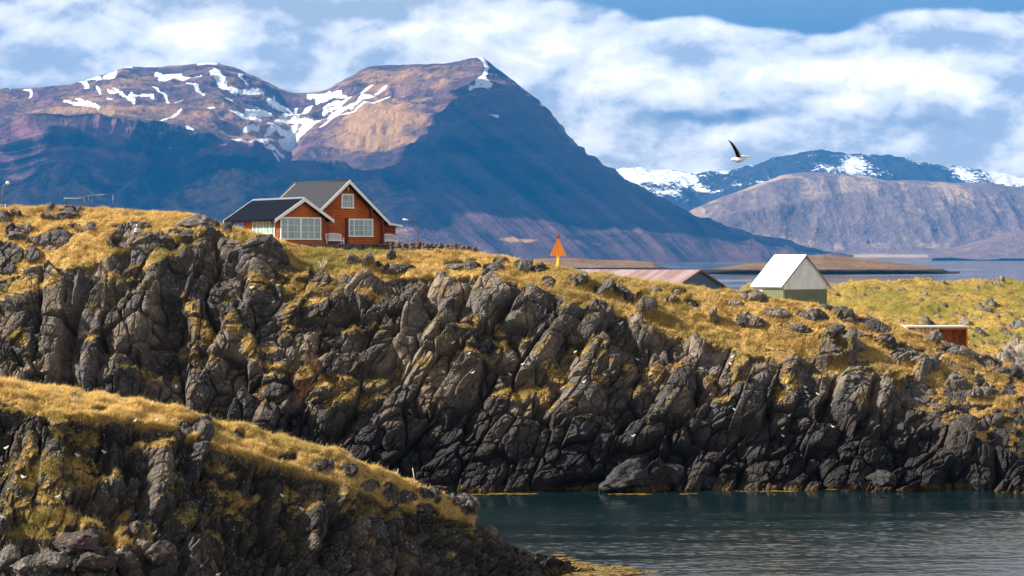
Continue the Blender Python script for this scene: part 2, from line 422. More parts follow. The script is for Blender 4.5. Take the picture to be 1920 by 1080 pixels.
def blocks(px, py, B):
    """hand-placed slabs: (cx, cy, half width, half length, lean deg, height m, ridge offset)"""
    out = np.zeros(px.shape, f32)
    for (x, y, hw, hl, an, H, off) in B:
        R = hl*1.4+hw
        sel = (np.abs(px-x) < R) & (np.abs(py-y) < R)
        if not sel.any(): continue
        a = math.radians(an); dx = px[sel]-x; dy = -(py[sel]-y)
        v = dx*math.cos(a)-dy*math.sin(a); w_ = dx*math.sin(a)+dy*math.cos(a)
        u = v/hw; u0 = off
        k1 = .5+.35*math.sin(x*1.7); k2 = .55+.3*math.sin(y*2.3)
        prof = np.where(u < u0, 1-(u0-u)/(1+u0)*k1, 1-(u-u0)/(1-u0)*k2)
        prof = np.minimum(prof, .86)+.12*w_/hl*math.sin(x+y)
        e1 = (1-np.abs(u))*hw/3.; e2 = (1-w_/hl-.25*u*math.sin(x*.9))*hl/9.; e3 = (1+w_/hl+.3*u*math.cos(y*.7))*hl/12.
        edge = np.clip(np.minimum(np.minimum(e1, e2), e3), 0, 1)
        out[sel] = np.maximum(out[sel], H*np.clip(prof, 0, 1)*edge)
    return out
def turf_on_ledges(P, N, disp, rock, moss, T, tedge, seed, k=1.):
    V = P+N*disp[..., None]
    n2 = grid_normals(V); s_ = np.sign((n2*N).sum(-1)); n2 *= s_[..., None]
    up = n2[..., 2]
    nz_ = fbm(P*f32(.9*k), 5, seed, .6); nb = fbm(P*f32(.28*k), 3, seed+9)
    a = .55*np.clip(moss, 0, 1)+.50*(up-.45)+.55*nz_+.22*nb
    turf = sstep(.36, .50, a+.035)
    low = sstep(3.5, 9, V[..., 2]) if k < 1.2 else sstep(1.2, 3., V[..., 2])
    return np.where(T < tedge, np.minimum(rock, 1-turf*low), rock), up
def finish(name, P, N, disp, flip, mat, attrs, smooth=True):
    V = P+N*disp[..., None]
    n, m = P.shape[:2]
    o = mesh_np(name, V, grid_faces(n, m, flip), mat, smooth, attrs)
    return o, V

# ---- main headland
hc = [-300, 0, 100, 200, 300, 350, 420, 470, 520, 545, 620, 700, 850, 950, 1046, 1150, 1275, 1375, 1470, 1550, 1650, 1750, 1815, 1920, 2250]
edge_py = [540, 535, 515, 480, 450, 440, 440, 452, 462, 500, 528, 522, 522, 532, 554, 592, 636, 664, 688, 710, 742, 785, 820, 872, 905]
edge_Y = [194, 194, 194, 195, 196, 196, 197, 197, 197, 196, 195, 195.5, 195.5, 195, 194.5, 194, 193, 192, 191, 190, 189, 188, 187, 186, 186]
cr_py = [388, 393, 391, 396, 402, 404, 427, 440, 452, 465, 474, 475, 473, 486, 506, 522, 537, 549, 567, 579, 603, 641, 664, 701, 768]
cr_Y = [204, 204, 204, 204, 205, 205, 201.5, 201, 201, 201, 201, 201, 201, 201, 200, 200, 199, 199, 197.5, 197, 197, 197, 197, 197, 197]
b6 = [(214, 24), (214, 24.2), (214, 24.3), (214, 24.1), (213, 23.7), (212, 23.3), (208, 21.8), (207, 21.3), (206, 21.3), (204.8, 21.15), (204.8, 20.75), (204.8, 20.7), (204.8, 20.6), (207, 20.1),
      (213, 17.8), (213, 16.6), (213, 16.), (212, 15.6), (206, 15.6), (206, 15.2), (206, 13.6), (208, 11.6), (208, 10.8), (208, 8.5), (208, 5.5)]
b7 = [(236, 22), (236, 22), (236, 22), (236, 22), (236, 22), (236, 21.8), (236, 21.3), (236, 21.2), (236, 21.2), (236, 21.0), (236, 20.9), (236, 20.7), (234, 20.0), (234, 18.5),
      (262, 15), (275, 14), (275, 13.6), (270, 12.), (240, 11), (228, 9.5), (226, 8.2), (224, 7.5), (224, 7), (222, 4.5), (222, 3)]
kn = []
for i, x in enumerate(hc):
    Yb = 183.2; Ye = edge_Y[i]; Yc = cr_Y[i]
    ze = zpy(edge_py[i], Ye); zc = zpy(cr_py[i], Yc)
    kn.append([(178.5, -5.5), (Yb-.3, -.6), (Yb+.30*(Ye-Yb), .38*ze), (Yb+.68*(Ye-Yb), .80*ze), (Ye, ze), (Ye+.5*(Yc-Ye), ze+.60*(zc-ze)), (Yc, zc), b6[i], b7[i], (b7[i][0]+24, -4)])
xs = np.arange(-300, 2250.1, 1.25)
P, ts = sheet(hc, kn, xs, [14, 150, 150, 90, 90, 90, 40, 30, 20], lin=6)
N = -grid_normals(P)
if N[len(xs)//2, 100, 1] > 0: N = -N
pxg = 960+F*P[..., 0]/P[..., 1]; pyg = HZ+F*(CAMZ-P[..., 2])/P[..., 1]
T = np.broadcast_to(ts, pxg.shape)
OUT = [(130,398,20,6),(94,392,7,6),(7,408,10,8),(25,405,6,4),(34,436,22,9,10),(88,412,12,4),(112,410,12,3),(140,424,10,4),(169,428,8,5),(150,434,8,3),(58,456,9,3),(72,457,8,5,20),
 (105,452,26,14,20),(228,450,24,15,20),(246,428,30,6),(297,456,30,16),(350,452,22,13,15),(395,446,22,8),(15,478,26,20),(62,482,13,14),(75,518,26,14),(8,505,20,12),(345,436,22,6),
(425,433,8,4),(36,408,6,3),(115,440,20,4),
 (853,496,18,5,10),(884,497,15,8),(750,508,26,8,5),(925,503,16,6),(937,491,12,4),(980,500,19,9,15),(1007,507,14,6),(1028,532,12,8),(1083,531,17,10),(1130,548,16,8,-20),(1160,545,22,7,-20),(1180,560,20,7,-20),
 (705,502,9,4),(735,489,8,3),(660,495,10,3),(690,510,10,3),(1230,545,10,4),(1275,548,13,5),(1255,563,12,5),(1335,540,22,5,-10),
 (1395,600,13,12),(1411,607,20,8,-10),(1455,590,22,6,-12),(1527,594,22,8,-10),(1560,578,20,9,-15),(1590,598,24,8,-20),(1640,612,26,9,-20),(1753,631,15,13,20),(1800,660,26,9,-20),
 (1850,672,26,8,-25),(1903,699,12,10,20),(1880,700,20,6),(1660,637,14,8),(1740,688,18,9,-20),(1600,650,20,8,-20),(1500,620,20,6,-10),(1685,670,18,7),(1840,740,15,7),(1790,720,16,8),(1860,790,18,9),(1560,640,16,6),
 (1340,600,10,5),(1300,570,14,5,-20),(1210,590,16,8),(1380,572,12,5),(1410,560,24,6,-10)]
MOSS = [(275,500,70,11,24),(220,522,18,6),(497,525,32,10,15),(372,608,14,58,30),(350,650,20,14),(500,700,26,10),(505,660,14,7),(470,655,12,25,15),(440,620,10,18,20),(560,540,46,20,-20),(585,565,30,14),(545,600,12,25),
 (665,745,46,20,10),(640,725,40,14),(640,710,26,9),(700,720,26,16),(887,612,26,10),(873,662,34,7,-12),(936,633,14,24),(1060,580,16,8),(1085,570,10,20,25),(1078,660,22,8,35),(1040,700,14,32,35),(972,735,36,18),(1022,742,12,22),
 (1180,688,26,9),(1172,825,28,12),(1228,812,18,10),(1290,780,9,22,-10),(1305,770,18,6),(1463,785,16,32),(1475,735,18,18),(1390,684,14,12),(1540,705,14,10),(1696,803,25,11,-15),(1268,690,14,7),(1230,700,16,14),(1125,720,16,8),(1190,735,12,10),
 (1330,720,12,12),(1380,700,10,14),(1350,755,14,8),(985,640,9,6),(745,690,10,12,20),(705,600,9,6),(690,560,20,8),(655,620,16,8),(585,720,25,20),(270,700,25,14),(40,640,14,14),(170,640,10,8),(1620,760,10,14),(1530,830,10,6),(800,690,14,8),(1088,795,10,7),(60,545,40,12,10),(20,560,30,8)]
cellv = fbm(P*np.array([.5, .5, .9], f32), 5, 3)
edgev = fbm(P*np.array([.16, .16, .3], f32), 4, 9)
rock = sstep(-.16, .16, (4.0-T)+.45*edgev+.30*cellv)
right = sstep(1250, 1650, pxg)
# ragged bedrock showing through the turf
spots = np.maximum(sstep(.30, .46, ridged(P*np.array([.34, .6, .9], f32), 4, 21)-.14*(T-4)+.10*right), 0)*(T > 3.9)*(T < 6.6)*(.25+.60*right)
rock = np.maximum(rock, spots*.75)
rock = np.maximum(rock, sstep(.45, .75, ell(pxg, pyg, OUT)+.35*cellv)*(T > 3.6)*(T < 6.3))
moss = ell(pxg, pyg, MOSS)*(T < 4.3)
softm = sstep(.45, 1.0, moss+.9*cellv); rock = np.clip(rock, 0, 1)
shear = .15+.43*sstep(380, 640, pxg)-.12*sstep(1500, 1800, pxg)
LV = [(4.8, 4.4, 6.6, 1.35, 1.1, .09, 2.3), (2.2, 2.1, 3.2, .85, .75, .09, 2.6), (.95, .95, 1.4, .26, .30, .11, 2.5), (.42, .42, .60, .08, .09, .18, 2.3)]
dr, tint, crk = rockfield(P, shear, LV, 40)
# deep clefts between the buttresses
cl = ridged(np.stack([P[..., 0]-shear*(P[..., 2]-8), P[..., 1]*.2, P[..., 2]*.22], -1)*f32(.085), 3, 77)
cleft = -2.2*sstep(.45, .8, cl)
BL = [(160, 620, 30, 105, 8, 2.3, -.25), (100, 600, 22, 90, 5, 1.2, -.2), (190, 520, 26, 70, 18, 1.6, -.3), (297, 508, 30, 42, 20, 1.7, -.3), (340, 500, 26, 60, 25, 1.6, -.4), (255, 600, 26, 60, 10, 1.0, .2),
      (490, 482, 34, 36, 35, 1.6, -.2), (230, 660, 24, 60, 14, .9, -.3), (420, 650, 20, 70, 25, 1.0, -.2), (680, 545, 22, 45, 38, 1.5, -.4), (650, 550, 18, 40, 35, 1.3, -.3), (770, 620, 46, 55, 40, 1.4, -.35), (835, 555, 34, 34, 30, 1.8, -.3),
      (915, 565, 32, 42, 30, 1.7, -.3), (990, 580, 26, 50, 30, 1.5, -.4), (1040, 640, 24, 70, 32, 1.8, -.45), (1110, 600, 30, 40, 30, 1.5, -.2), (1140, 570, 22, 30, 20, 1.3, 0), (1110, 690, 36, 60, 35, 1.6, -.4), (1080, 760, 40, 50, 35, 1.4, -.4),
      (860, 720, 22, 75, 32, 1.8, -.45), (1010, 660, 16, 60, 32, 1.3, -.4), (720, 650, 26, 50, 30, 1.2, -.3), (510, 770, 30, 50, 15, 1.5, -.2), (1205, 600, 26, 40, 15, 1.6, -.2), (1310, 620, 24, 44, 20, 1.6, -.3), (1415, 750, 26, 60, 22, 2.0, -.4),
      (1590, 745, 34, 50, 20, 1.8, -.3), (1560, 660, 36, 36, 20, 1.5, -.2), (1490, 700, 28, 46, 22, 1.5, -.3), (1660, 760, 30, 60, 12, 1.4, -.2), (1790, 830, 34, 50, 10, 1.5, 0), (1850, 880, 36, 40, 10, 1.2, 0), (1270, 740, 28, 60, 25, 1.3, -.3),
      (1180, 900, 42, 26, 40, 1.6, .3), (930, 780, 34, 60, 30, 1.0, -.3), (1720, 700, 22, 24, 10, .8, 0), (470, 560, 22, 50, 20, .9, -.3), (610, 760, 36, 40, 30, 1.1, -.3), (40, 600, 30, 80, 6, 1.1, -.2)]
bl = blocks(pxg, pyg, BL)
keep = 1-.6*sstep(.2, 1.2, bl)
gr = 1-sstep(.25, .6, rock)
lump = .30*fbm(P*f32(.55), 3, 51)+.24*fbm(P*f32(1.5), 3, 52)+.08*fbm(P*f32(5), 2, 53)
lower = sstep(0, .25, T/4)
rs = sstep(.3, .65, rock)
amp_r = np.where(T > 4.05, .38, 1.)*(1-.35*right*(T > 3.9))
amp_r = np.where((T > 3.3) & (T <= 4.05), 1-(T-3.3)/.75*.62, amp_r)
disp = rs*(dr*amp_r*keep+bl*1.0+cleft*amp_r+(T > 4.05)*(.15+.45*np.clip(ell(pxg, pyg, OUT), 0, 1))) + gr*(lump*np.clip(1.6-.2*T, .5, 1)+.12)*(T > .8)
disp = disp*(1-.45*softm*(T < 4))+(T < 4)*softm*(.35+.25*cellv)
rock, up_ = turf_on_ledges(P, N, disp, rock, moss, T, 4.1, 71)
flat = sstep(6.1, 6.7, T)
disp = disp*(1-flat)+flat*.1*fbm(P*f32(.3), 2, 5)
# level the terrace that the house stands on
green = .08*np.ones_like(disp)+.4*sstep(.05, .5, fbm(P*f32(.12), 3, 61))
green = np.maximum(green, np.clip(ell(pxg, pyg, [(620, 492, 50, 18), (600, 500, 30, 16), (690, 476, 60, 5), (900, 472, 30, 4)]), 0, 1)*.8)
green = np.where(T < 4, np.maximum(green, .42)+.4*fbm(P*f32(.5), 3, 62), green)
headland, VH = finish('headland', P, N, disp, False, M_head, {'rock': rock, 'green': green, 'tint': np.clip(tint, 0, 1)}, False)
tag(headland, kind='structure')
SH = dict(P=P, V=VH, rock=rock, T=T, px=pxg, py=pyg, green=green)

# ---- near headland, bottom left
fc = [-200, 0, 100, 200, 300, 420, 500, 580, 650, 720, 780, 830, 870, 890, 905, 940, 990, 1040, 1080, 1112]
fr_py = [692, 718, 731, 748, 769, 801, 820, 838, 860, 889, 913, 931, 948, 968, 996, 1013, 1034, 1046, 1066, 1090]
fr_Y = [120, 120, 121, 122, 123, 124, 125, 126, 127, 128, 129, 130, 131, 131.5, 132, 133, 134.5, 136, 137.2, 137.8]
fe_py = [745, 765, 785, 788, 800, 850, 866, 892, 912, 945, 962, 972, 978, 985, 1006, 1026, 1044, 1056, 1074, 1097]
fe_Y = [115.5, 115.5, 116, 117.5, 119, 120, 121, 122, 123, 125, 126.5, 128, 129.5, 130.3, 131.2, 132.2, 133.8, 135.4, 136.8, 137.5]
kn = []
for i, x in enumerate(fc):
    Ye, Yr = fe_Y[i], fr_Y[i]; ze = zpy(fe_py[i], Ye); zr = zpy(fr_py[i], Yr)
    L = float(np.interp(x, [0, 300, 500, 900, 1112], [7.5, 6.5, 5, 3.0, .8]))
    tal = float(np.interp(x, [0, 350, 550, 1112], [9, 7, 3., .6]))
    z1 = float(np.interp(x, [0, 300, 500, 900, 1112], [4.8, 4.2, 2.2, .5, .05]))
    zm = z1+.45*(ze-z1)
    kn.append([(Ye-L-tal-2, -3.0), (Ye-L-tal*.5, z1*.55-.3), (Ye-L, z1), (Ye-.5*L, zm), (Ye-.12*L, z1+.85*(ze-z1)), (Ye, ze), (.5*(Ye+Yr), ze+.60*(zr-ze)), (Yr, zr), (Yr+5, zr-2.2), (Yr+16, -4)])
xs2 = np.arange(-200, 1113, 1.25)
P, ts = sheet(fc, kn, xs2, [30, 60, 120, 120, 50, 70, 80, 30, 20], 25)
N = -grid_normals(P)
if N[300, 200, 1] > 0: N = -N
pxg = 960+F*P[..., 0]/P[..., 1]; pyg = HZ+F*(CAMZ-P[..., 2])/P[..., 1]
T = np.broadcast_to(ts, pxg.shape)
MOSS2 = [(50,900,30,40,-15),(90,935,36,40,-25),(130,975,56,22,-15),(80,985,60,22),(60,960,50,30),(150,880,36,26),(170,905,24,22),(150,820,50,14),(215,905,12,16),(352,985,22,16),(385,1008,34,12,-15),(345,975,22,10),(272,1012,12,10),(235,968,9,7),
 (430,962,36,8),(455,970,22,7),(420,910,26,12,-20),(440,930,30,10),(405,900,14,16),(468,940,30,8,25),(490,925,16,12,40),(560,938,26,20,30),(700,960,24,10,-10),(665,930,18,12,-20),(730,975,20,6),(265,840,18,10),(300,845,20,10),(240,1030,40,8),(170,790,60,10),(95,1010,60,12,-8),(200,1000,36,12,-15),(20,760,30,14),(645,955,10,8),(720,970,10,6),(850,965,40,8,-15),(800,950,60,12,-20)]
OUT2 = [(185,772,14,5),(270,750,0.1,.1),(448,818,10,6),(690,915,16,9),(755,935,20,12),(730,925,14,14,10),(868,942,18,16),(850,930,20,10,-20),(875,958,14,10),(800,930,22,8,-25),(600,880,20,8),(540,860,16,8),(815,925,14,6),(650,888,14,10),(800,962,20,12),(360,805,22,10,-10),(380,815,14,18),(330,815,26,9)]
cellv = fbm(P*np.array([.7, .7, 1.1], f32), 5, 103)
edgev = fbm(P*np.array([.22, .22, .4], f32), 4, 109)
rock = sstep(-.14, .14, (5.0-T)+.62*edgev+.45*cellv)
rock = np.maximum(rock, sstep(875, 905, pxg)*(T > .5))
rock = np.maximum(rock, sstep(.45, .75, ell(pxg, pyg, OUT2)+.3*cellv)*(T > 4.4))
moss = ell(pxg, pyg, MOSS2)*.85
softm = sstep(.45, 1.0, moss+.9*cellv); rock = np.clip(rock, 0, 1)
shear = .13+.10*sstep(500, 800, pxg)+0*pxg
LV = [(1.7, 1.8, 5.0, .85, .8, .10, 2.0), (.85, .9, 1.8, .40, .42, .11, 2.3), (.42, .42, .70, .13, .15, .13, 2.3), (.18, .18, .26, .035, .04, .2, 2.0)]
LV2 = [(2.0, 2.0, 1.7, 1.0, .8, .12, 2.1), (.95, .95, .85, .55, .42, .13, 2.3), (.42, .42, .38, .17, .10, .15, 1.9), (.18, .18, .24, .055, .035, .2, 1.8)]
d1, tint1, c1 = rockfield(P, shear, LV, 140, .35)
d2, tint2, c2 = rockfield(P, shear, LV2, 240, .35)
tal = np.maximum(1-sstep(1.7, 2.2, T+.3*cellv), sstep(760, 860, pxg))
dr = d1*(1-tal)+d2*tal; tint = tint1*(1-tal)+tint2*tal
cl = ridged(np.stack([P[..., 0]-shear*(P[..., 2]-8), P[..., 1]*.2, P[..., 2]*.18], -1)*f32(.16), 3, 177)
cleft = -1.1*sstep(.45, .8, cl)
BL2 = [(95, 860, 22, 60, 4, .9, -.3), (60, 830, 16, 50, 3, .6, 0), (225, 880, 18, 60, 8, .9, -.3), (300, 900, 26, 70, 6, 1.1, -.2), (255, 830, 16, 24, 10, .7, -.2), (370, 870, 16, 40, 10, .8, 0), (585, 1000, 28, 50, 2, 1.1, -.1), (530, 920, 18, 40, 6, .8, -.3),
       (470, 890, 16, 40, 14, .7, 0), (372, 1050, 22, 40, 5, 1.0, -.2), (160, 1005, 26, 22, 30, 1., -.3), (175, 1065, 40, 26, 10, 1.1, 0), (60, 1070, 40, 26, 0, 1., 0), (235, 1050, 16, 34, -30, .9, -.3), (310, 1050, 30, 26, 20, .9, 0), (870, 950, 22, 18, 0, .5, 0), (920, 1000, 20, 12, 0, .5, 0), (640, 930, 14, 26, 5, .6, 0)]
bl = blocks(pxg, pyg, BL2)
keep = 1-.65*sstep(.15, .8, bl)
gr = 1-sstep(.25, .6, rock); rs = sstep(.3, .65, rock)
lump = .24*fbm(P*f32(.7), 3, 151)+.20*fbm(P*f32(2.0), 3, 152)+.07*fbm(P*f32(6), 2, 153)
amp_r = np.where(T > 5.05, .5, 1.)
amp_r = np.where((T > 4.4) & (T <= 5.05), 1-(T-4.4)/.65*.5, amp_r)
amp_r = amp_r*(1-.35*sstep(900, 1000, pxg))
disp = rs*(dr*amp_r*keep+bl+cleft*amp_r*(1-tal)+(T > 5.05)*(.1+.3*np.clip(ell(pxg, pyg, OUT2), 0, 1)))+gr*(lump+.1)
disp = disp*(1-.5*softm*(T < 5))+(T < 5)*softm*(.25+.15*cellv)
rock, up_ = turf_on_ledges(P, N, disp, rock, moss, T, 5.1, 171, 1.5)
disp = disp*(1-sstep(7.2, 8, T))
green = .12+.35*sstep(0, .5, fbm(P*f32(.2), 3, 161))
green = np.where(T < 5, np.maximum(green, .45)+.35*fbm(P*f32(.6), 3, 162), green)
near, VF = finish('near_headland', P, N, disp, False, M_fore, {'rock': rock, 'green': green, 'tint': np.clip(tint, 0, 1)}, False)
tag(near, kind='structure')
SF = dict(P=P, V=VF, rock=rock, T=T, px=pxg, py=pyg, green=green)

# ---- green hill on the far side of the little valley
gc_ = [1330, 1365, 1385, 1410, 1440, 1560, 1620, 1700, 1760, 1850, 1920, 2400]
gp = [640, 570, 541, 531, 528, 530, 527, 526, 528, 530.5, 532, 538]
kn = []
for x, p_ in zip(gc_, gp):
    zc = zpy(p_, 292); k = float(np.interp(x, [1330, 1385, 1600], [.2, .6, 1.]))
    kn.append([(218, 4.5*k-2), (228, 7.4*k), (245, 7.4+.25*(zc-7.4) if zc > 7.4 else 6*k), (268, 7.4*k+.62*(zc-7.4*k)), (292, zc), (315, zc*.8), (350, -4)])
xs3 = np.arange(1330, 2400, 1.3)
P, ts = sheet(gc_, kn, xs3, [25, 60, 100, 110, 20, 12], 21)
N = -grid_normals(P)
if N[300, 100, 2] < 0: N = -N
pxg = 960+F*P[..., 0]/P[..., 1]; pyg = HZ+F*(CAMZ-P[..., 2])/P[..., 1]
T = np.broadcast_to(ts, pxg.shape)
cv = fbm(P*np.array([.09, .09, .2], f32), 4, 203)
F1, F2, D, ID = worley(P/np.array([2.6, 3.2, 2.6], f32), 301)
F1b, F2b, Db, IDb = worley(P/np.array([1.2, 1.5, 1.2], f32), 302)
F1 = F1.reshape(T.shape); r1 = idr(ID, 1).reshape(T.shape); F1b = F1b.reshape(T.shape); r1b = idr(IDb, 1).reshape(T.shape)
prob = .08+.35*sstep(.0, .5, cv)+.35*sstep(1650, 1850, pxg)*sstep(560, 600, pyg)
s1 = sstep(.42, .30, F1)*(r1 < prob*.6); s2 = sstep(.42, .30, F1b)*(r1b < prob)
stone = np.maximum(s1, s2)*(T < 3.97)
bch = ell(pxg, pyg, [(1905, 672, 30, 26, -30), (1930, 690, 40, 30, -30), (1960, 640, 30, 60)])
stone = np.maximum(stone, sstep(.5, .7, bch))
dq, tq, _ = rockfield(P, 0*pxg, [(1.4, 1.4, 1.2, .5, .3, .2, 1.5), (.6, .6, .6, .22, .15, .2, 1.5)], 340)
disp = 1.1*fbm(P*f32(.15), 3, 211)+.55*fbm(P*f32(.6), 3, 212)+s1*(.75+.6*dq*0)*np.clip(1-F1*1.6, 0, 1)*1.3+s2*.55*np.clip(1-F1b*1.6, 0, 1)+stone*dq*.45
gn = .30+.6*sstep(-.2, .4, fbm(P*f32(.1), 4, 215))-.6*sstep(1600, 1750, pxg)*sstep(625, 650, pyg)
hill, VG = finish('hill', P, N, disp, False, M_hill, {'rock': stone, 'green': gn, 'tint': np.clip(tq+.1, 0, 1)})
tag(hill, kind='structure')
SG = dict(P=P, V=VG, rock=stone, T=T, px=pxg, py=pyg, green=gn)
# ------------------------------------------------------------------ water
def water_material():
    m, t, b = material('sea_water')
    P = pos(t)
    n1 = t.noise(t.scale(P, (.10, .55, 1)), 1., 4, .55, .4)
    n2 = t.noise(t.scale(P, (.9, 2.6, 1)), 1., 4, .6, .3)
    n3 = t.noise(t.scale(P, (.05, .42, 1)), 1., 7, .68, .5)
    t.put(b.inputs['Base Color'], (.004, .014, .018, 1))
    calm = t.ss(t.m('ADD', n3, t.ss(t.m('SUBTRACT', t.xyz(P)[1], t.m('MULTIPLY', t.xyz(P)[0], .35)), 174., 142., -.12, .30)), .40, .60)
    t.put(b.inputs['Roughness'], t.m('ADD', .06, t.m('MULTIPLY', t.attr('gust'), .12)))
    b.inputs['IOR'].default_value = 1.34; b.inputs['Specular IOR Level'].default_value = .5
    n4 = t.noise(t.scale(P, (3.5, 7., 1)), 1., 3, .6, .2)
    h = t.m('ADD', t.m('MULTIPLY', n1, .7), t.m('MULTIPLY', t.m('ADD', n2, t.m('MULTIPLY', n4, .45)), t.m('ADD', .04, t.m('MULTIPLY', calm, .75))))
    bump(t, b, h, 1., .02)
    return m
M_water = water_material()
yy = np.concatenate([[-400, -200, 0, 60, 100, 120], np.arange(131, 188, .11), np.linspace(190, 330, 30), np.geomspace(340, 33000, 70)])
xx = np.concatenate([-np.geomspace(13000, 60, 20), np.arange(-36, 66, .14), np.geomspace(90, 13000, 20)])
P = np.zeros((len(xx), len(yy), 3), f32); P[..., 1] = yy[None]; P[..., 0] = xx[:, None]
X_, Y_ = P[..., 0], P[..., 1]
near_w = sstep(131, 134, Y_)*(1-sstep(183, 187, Y_))*sstep(-36, -33, X_)*(1-sstep(60, 66, X_))
q2 = lambda a, b, o: fbm(np.stack([X_*a, Y_*b, 0*X_+o], -1), 3, 900+int(o), .6)
gust = sstep(-.25, .35, q2(.045, .33, 1)+.55*sstep(180, 150, Y_-.30*X_)*1. -.27)
fine_w = .012*q2(1.0, 2.2, 3)+.006*q2(2.4, 4.4, 5)
P[..., 2] = near_w*(.006*q2(.25, 1.1, 7)+fine_w*(WAVE0+WAVE1*gust))
tag(mesh_np('water', P, grid_faces(*P.shape[:2]), M_water, True, {'gust': gust}), kind='structure')

# ------------------------------------------------------------------ mountains
def stroke_mask(px, py, L):
    m = np.zeros(px.shape, f32)
    for pts, w_ in L:
        for (x0, y0), (x1, y1) in zip(pts[:-1], pts[1:]):
            R = w_*3+4
            sel = (px > min(x0, x1)-R) & (px < max(x0, x1)+R) & (py > min(y0, y1)-R) & (py < max(y0, y1)+R)
            if not sel.any(): continue
            a, b = px[sel], py[sel]; dx, dy = x1-x0, y1-y0; L2 = dx*dx+dy*dy+1e-6
            u = np.clip(((a-x0)*dx+(b-y0)*dy)/L2, 0, 1)
            d = np.hypot((a-x0-u*dx), (b-y0-u*dy))
            m[sel] = np.maximum(m[sel], 1-d/(w_*2.05))
    return m
SNOW = [([(374,122),(405,120)],3.2),([(292,136),(325,142),(352,146)],4.5),([(300,142),(345,150)],3),([(350,146),(377,143)],2.5),([(400,138),(410,150),(422,160)],5),([(422,162),(440,170),(490,178)],2.8),([(447,141),(452,152),(461,163)],3),
 ([(349,158),(365,167),(382,180)],2.6),([(286,158),(300,170),(322,190)],1.6),([(200,182),(225,185),(252,193)],2),([(123,194),(150,203),(185,208)],3),([(155,198),(180,206)],4),([(143,187),(165,196),(185,203)],2.2),([(215,166),(232,173),(252,180)],2),
 ([(245,170),(265,176),(286,180)],3),([(196,147),(215,140)],4),([(152,151),(163,160)],3.6),([(165,149),(187,146)],3),([(234,132),(246,129)],3),([(47,172),(60,171),(56,182)],2.4),([(12,171),(22,169)],1.8),([(41,242),(47,243)],3),
 ([(432,213),(450,215),(487,220)],4),([(462,206),(480,209),(507,209)],3.6),([(419,187),(434,188)],2),([(580,180),(615,181),(655,184)],3.4),([(595,186),(640,178)],2.4),([(503,190),(520,196),(540,200)],3.4),([(515,178),(522,192)],1.8),
 ([(520,222),(555,215),(582,222)],5.5),([(582,222),(560,238),(540,250)],5.5),([(548,232),(520,238),(502,243)],3),([(555,226),(530,252)],4),([(700,167),(650,190),(607,200)],1.8),([(700,188),(660,202),(600,222),(570,235)],3.2),([(660,203),(625,214)],4.5),([(705,205),(650,216),(600,236)],1.3),
 ([(640,196),(605,210)],2.5),([(655,205),(700,181),(728,168)],1.2),([(625,228),(690,205),(755,178)],1.4),([(437,254),(480,255),(505,257)],2.4),([(460,237),(485,238)],2),([(352,240),(359,243)],3.6),([(297,225),(318,219),(340,213)],1.3),([(514,282),(530,282)],3.6),
 ([(454,280),(470,282)],1.6),([(181,164),(186,170)],2.6),([(898,109),(905,114),(914,128)],2.4),([(912,128),(908,145),(904,158)],4.),([(884,171),(900,167),(917,163)],3.4),([(905,150),(910,162)],7),([(900,158),(893,168)],4),([(921,219),(932,220)],3.6),
 ([(480,198),(500,205)],2),([(545,203),(556,196)],2),([(390,205),(402,206)],1.5),([(535,208),(560,204),(585,196)],2),([(505,228),(535,233)],2.6),([(1010,199),(1015,201)],1.4),([(20,176),(24,176)],1.5),([(203,168),(212,169)],1.4),([(330,190),(343,192)],1.3),
 ([(120,193),(126,196)],1.5),([(505,262),(540,266)],1.4),([(120,236),(124,240)],1.2)]
def mountain_material(name, low, tan, dark, snow=(.86, .88, .92), scl=1.):
    m, t, b = material(name)
    P = pos(t); S = t.scale(P, (.001*scl, .001*scl, .001*scl))
    bd = t.attr('band_shade'); sn = t.attr('snow'); wm = t.attr('warm'); gl = t.attr('gully')
    a = t.noise(S, 2.2, 6, .6); c = t.noise(S, 11., 8, .68); q = t.noise(t.scale(S, (1, 1, 5)), 9., 6, .65)
    col = t.mix(t.ss(t.m('ADD', c, t.m('MULTIPLY', gl, .42)), .28, .78), (*dark, 1), (*low, 1))  # ridges lightened, gullies darkened: relief shading put into the rock colour
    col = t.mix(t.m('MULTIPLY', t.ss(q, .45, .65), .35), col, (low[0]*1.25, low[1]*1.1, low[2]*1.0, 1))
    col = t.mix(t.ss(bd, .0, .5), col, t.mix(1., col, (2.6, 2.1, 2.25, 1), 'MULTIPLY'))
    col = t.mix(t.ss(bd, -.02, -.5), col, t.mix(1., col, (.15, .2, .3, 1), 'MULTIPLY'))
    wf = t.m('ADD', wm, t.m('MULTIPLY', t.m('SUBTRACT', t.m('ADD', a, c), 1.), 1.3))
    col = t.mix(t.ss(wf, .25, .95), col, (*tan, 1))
    sf = t.m('ADD', sn, t.m('MULTIPLY', t.m('SUBTRACT', t.noise(t.scale(S, (1.6, 1, 1.6)), 14., 8, .75), .5), 1.7))
    col = t.mix(t.ss(sf, .46, .54), col, (*snow, 1))
    t.put(b.inputs['Base Color'], col); b.inputs['Roughness'].default_value = .95; b.inputs['Specular IOR Level'].default_value = .1
    bump(t, b, t.m('ADD', c, t.noise(S, 40., 5, .65)), .8, 30./scl)
    return m
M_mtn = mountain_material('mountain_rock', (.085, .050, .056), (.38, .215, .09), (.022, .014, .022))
M_far = mountain_material('far_mountain_rock', (.05, .05, .06), (.10, .08, .08), (.02, .025, .03))
M_brown = mountain_material('brown_mountain_rock', (.20, .145, .13), (.46, .32, .21), (.12, .09, .085))

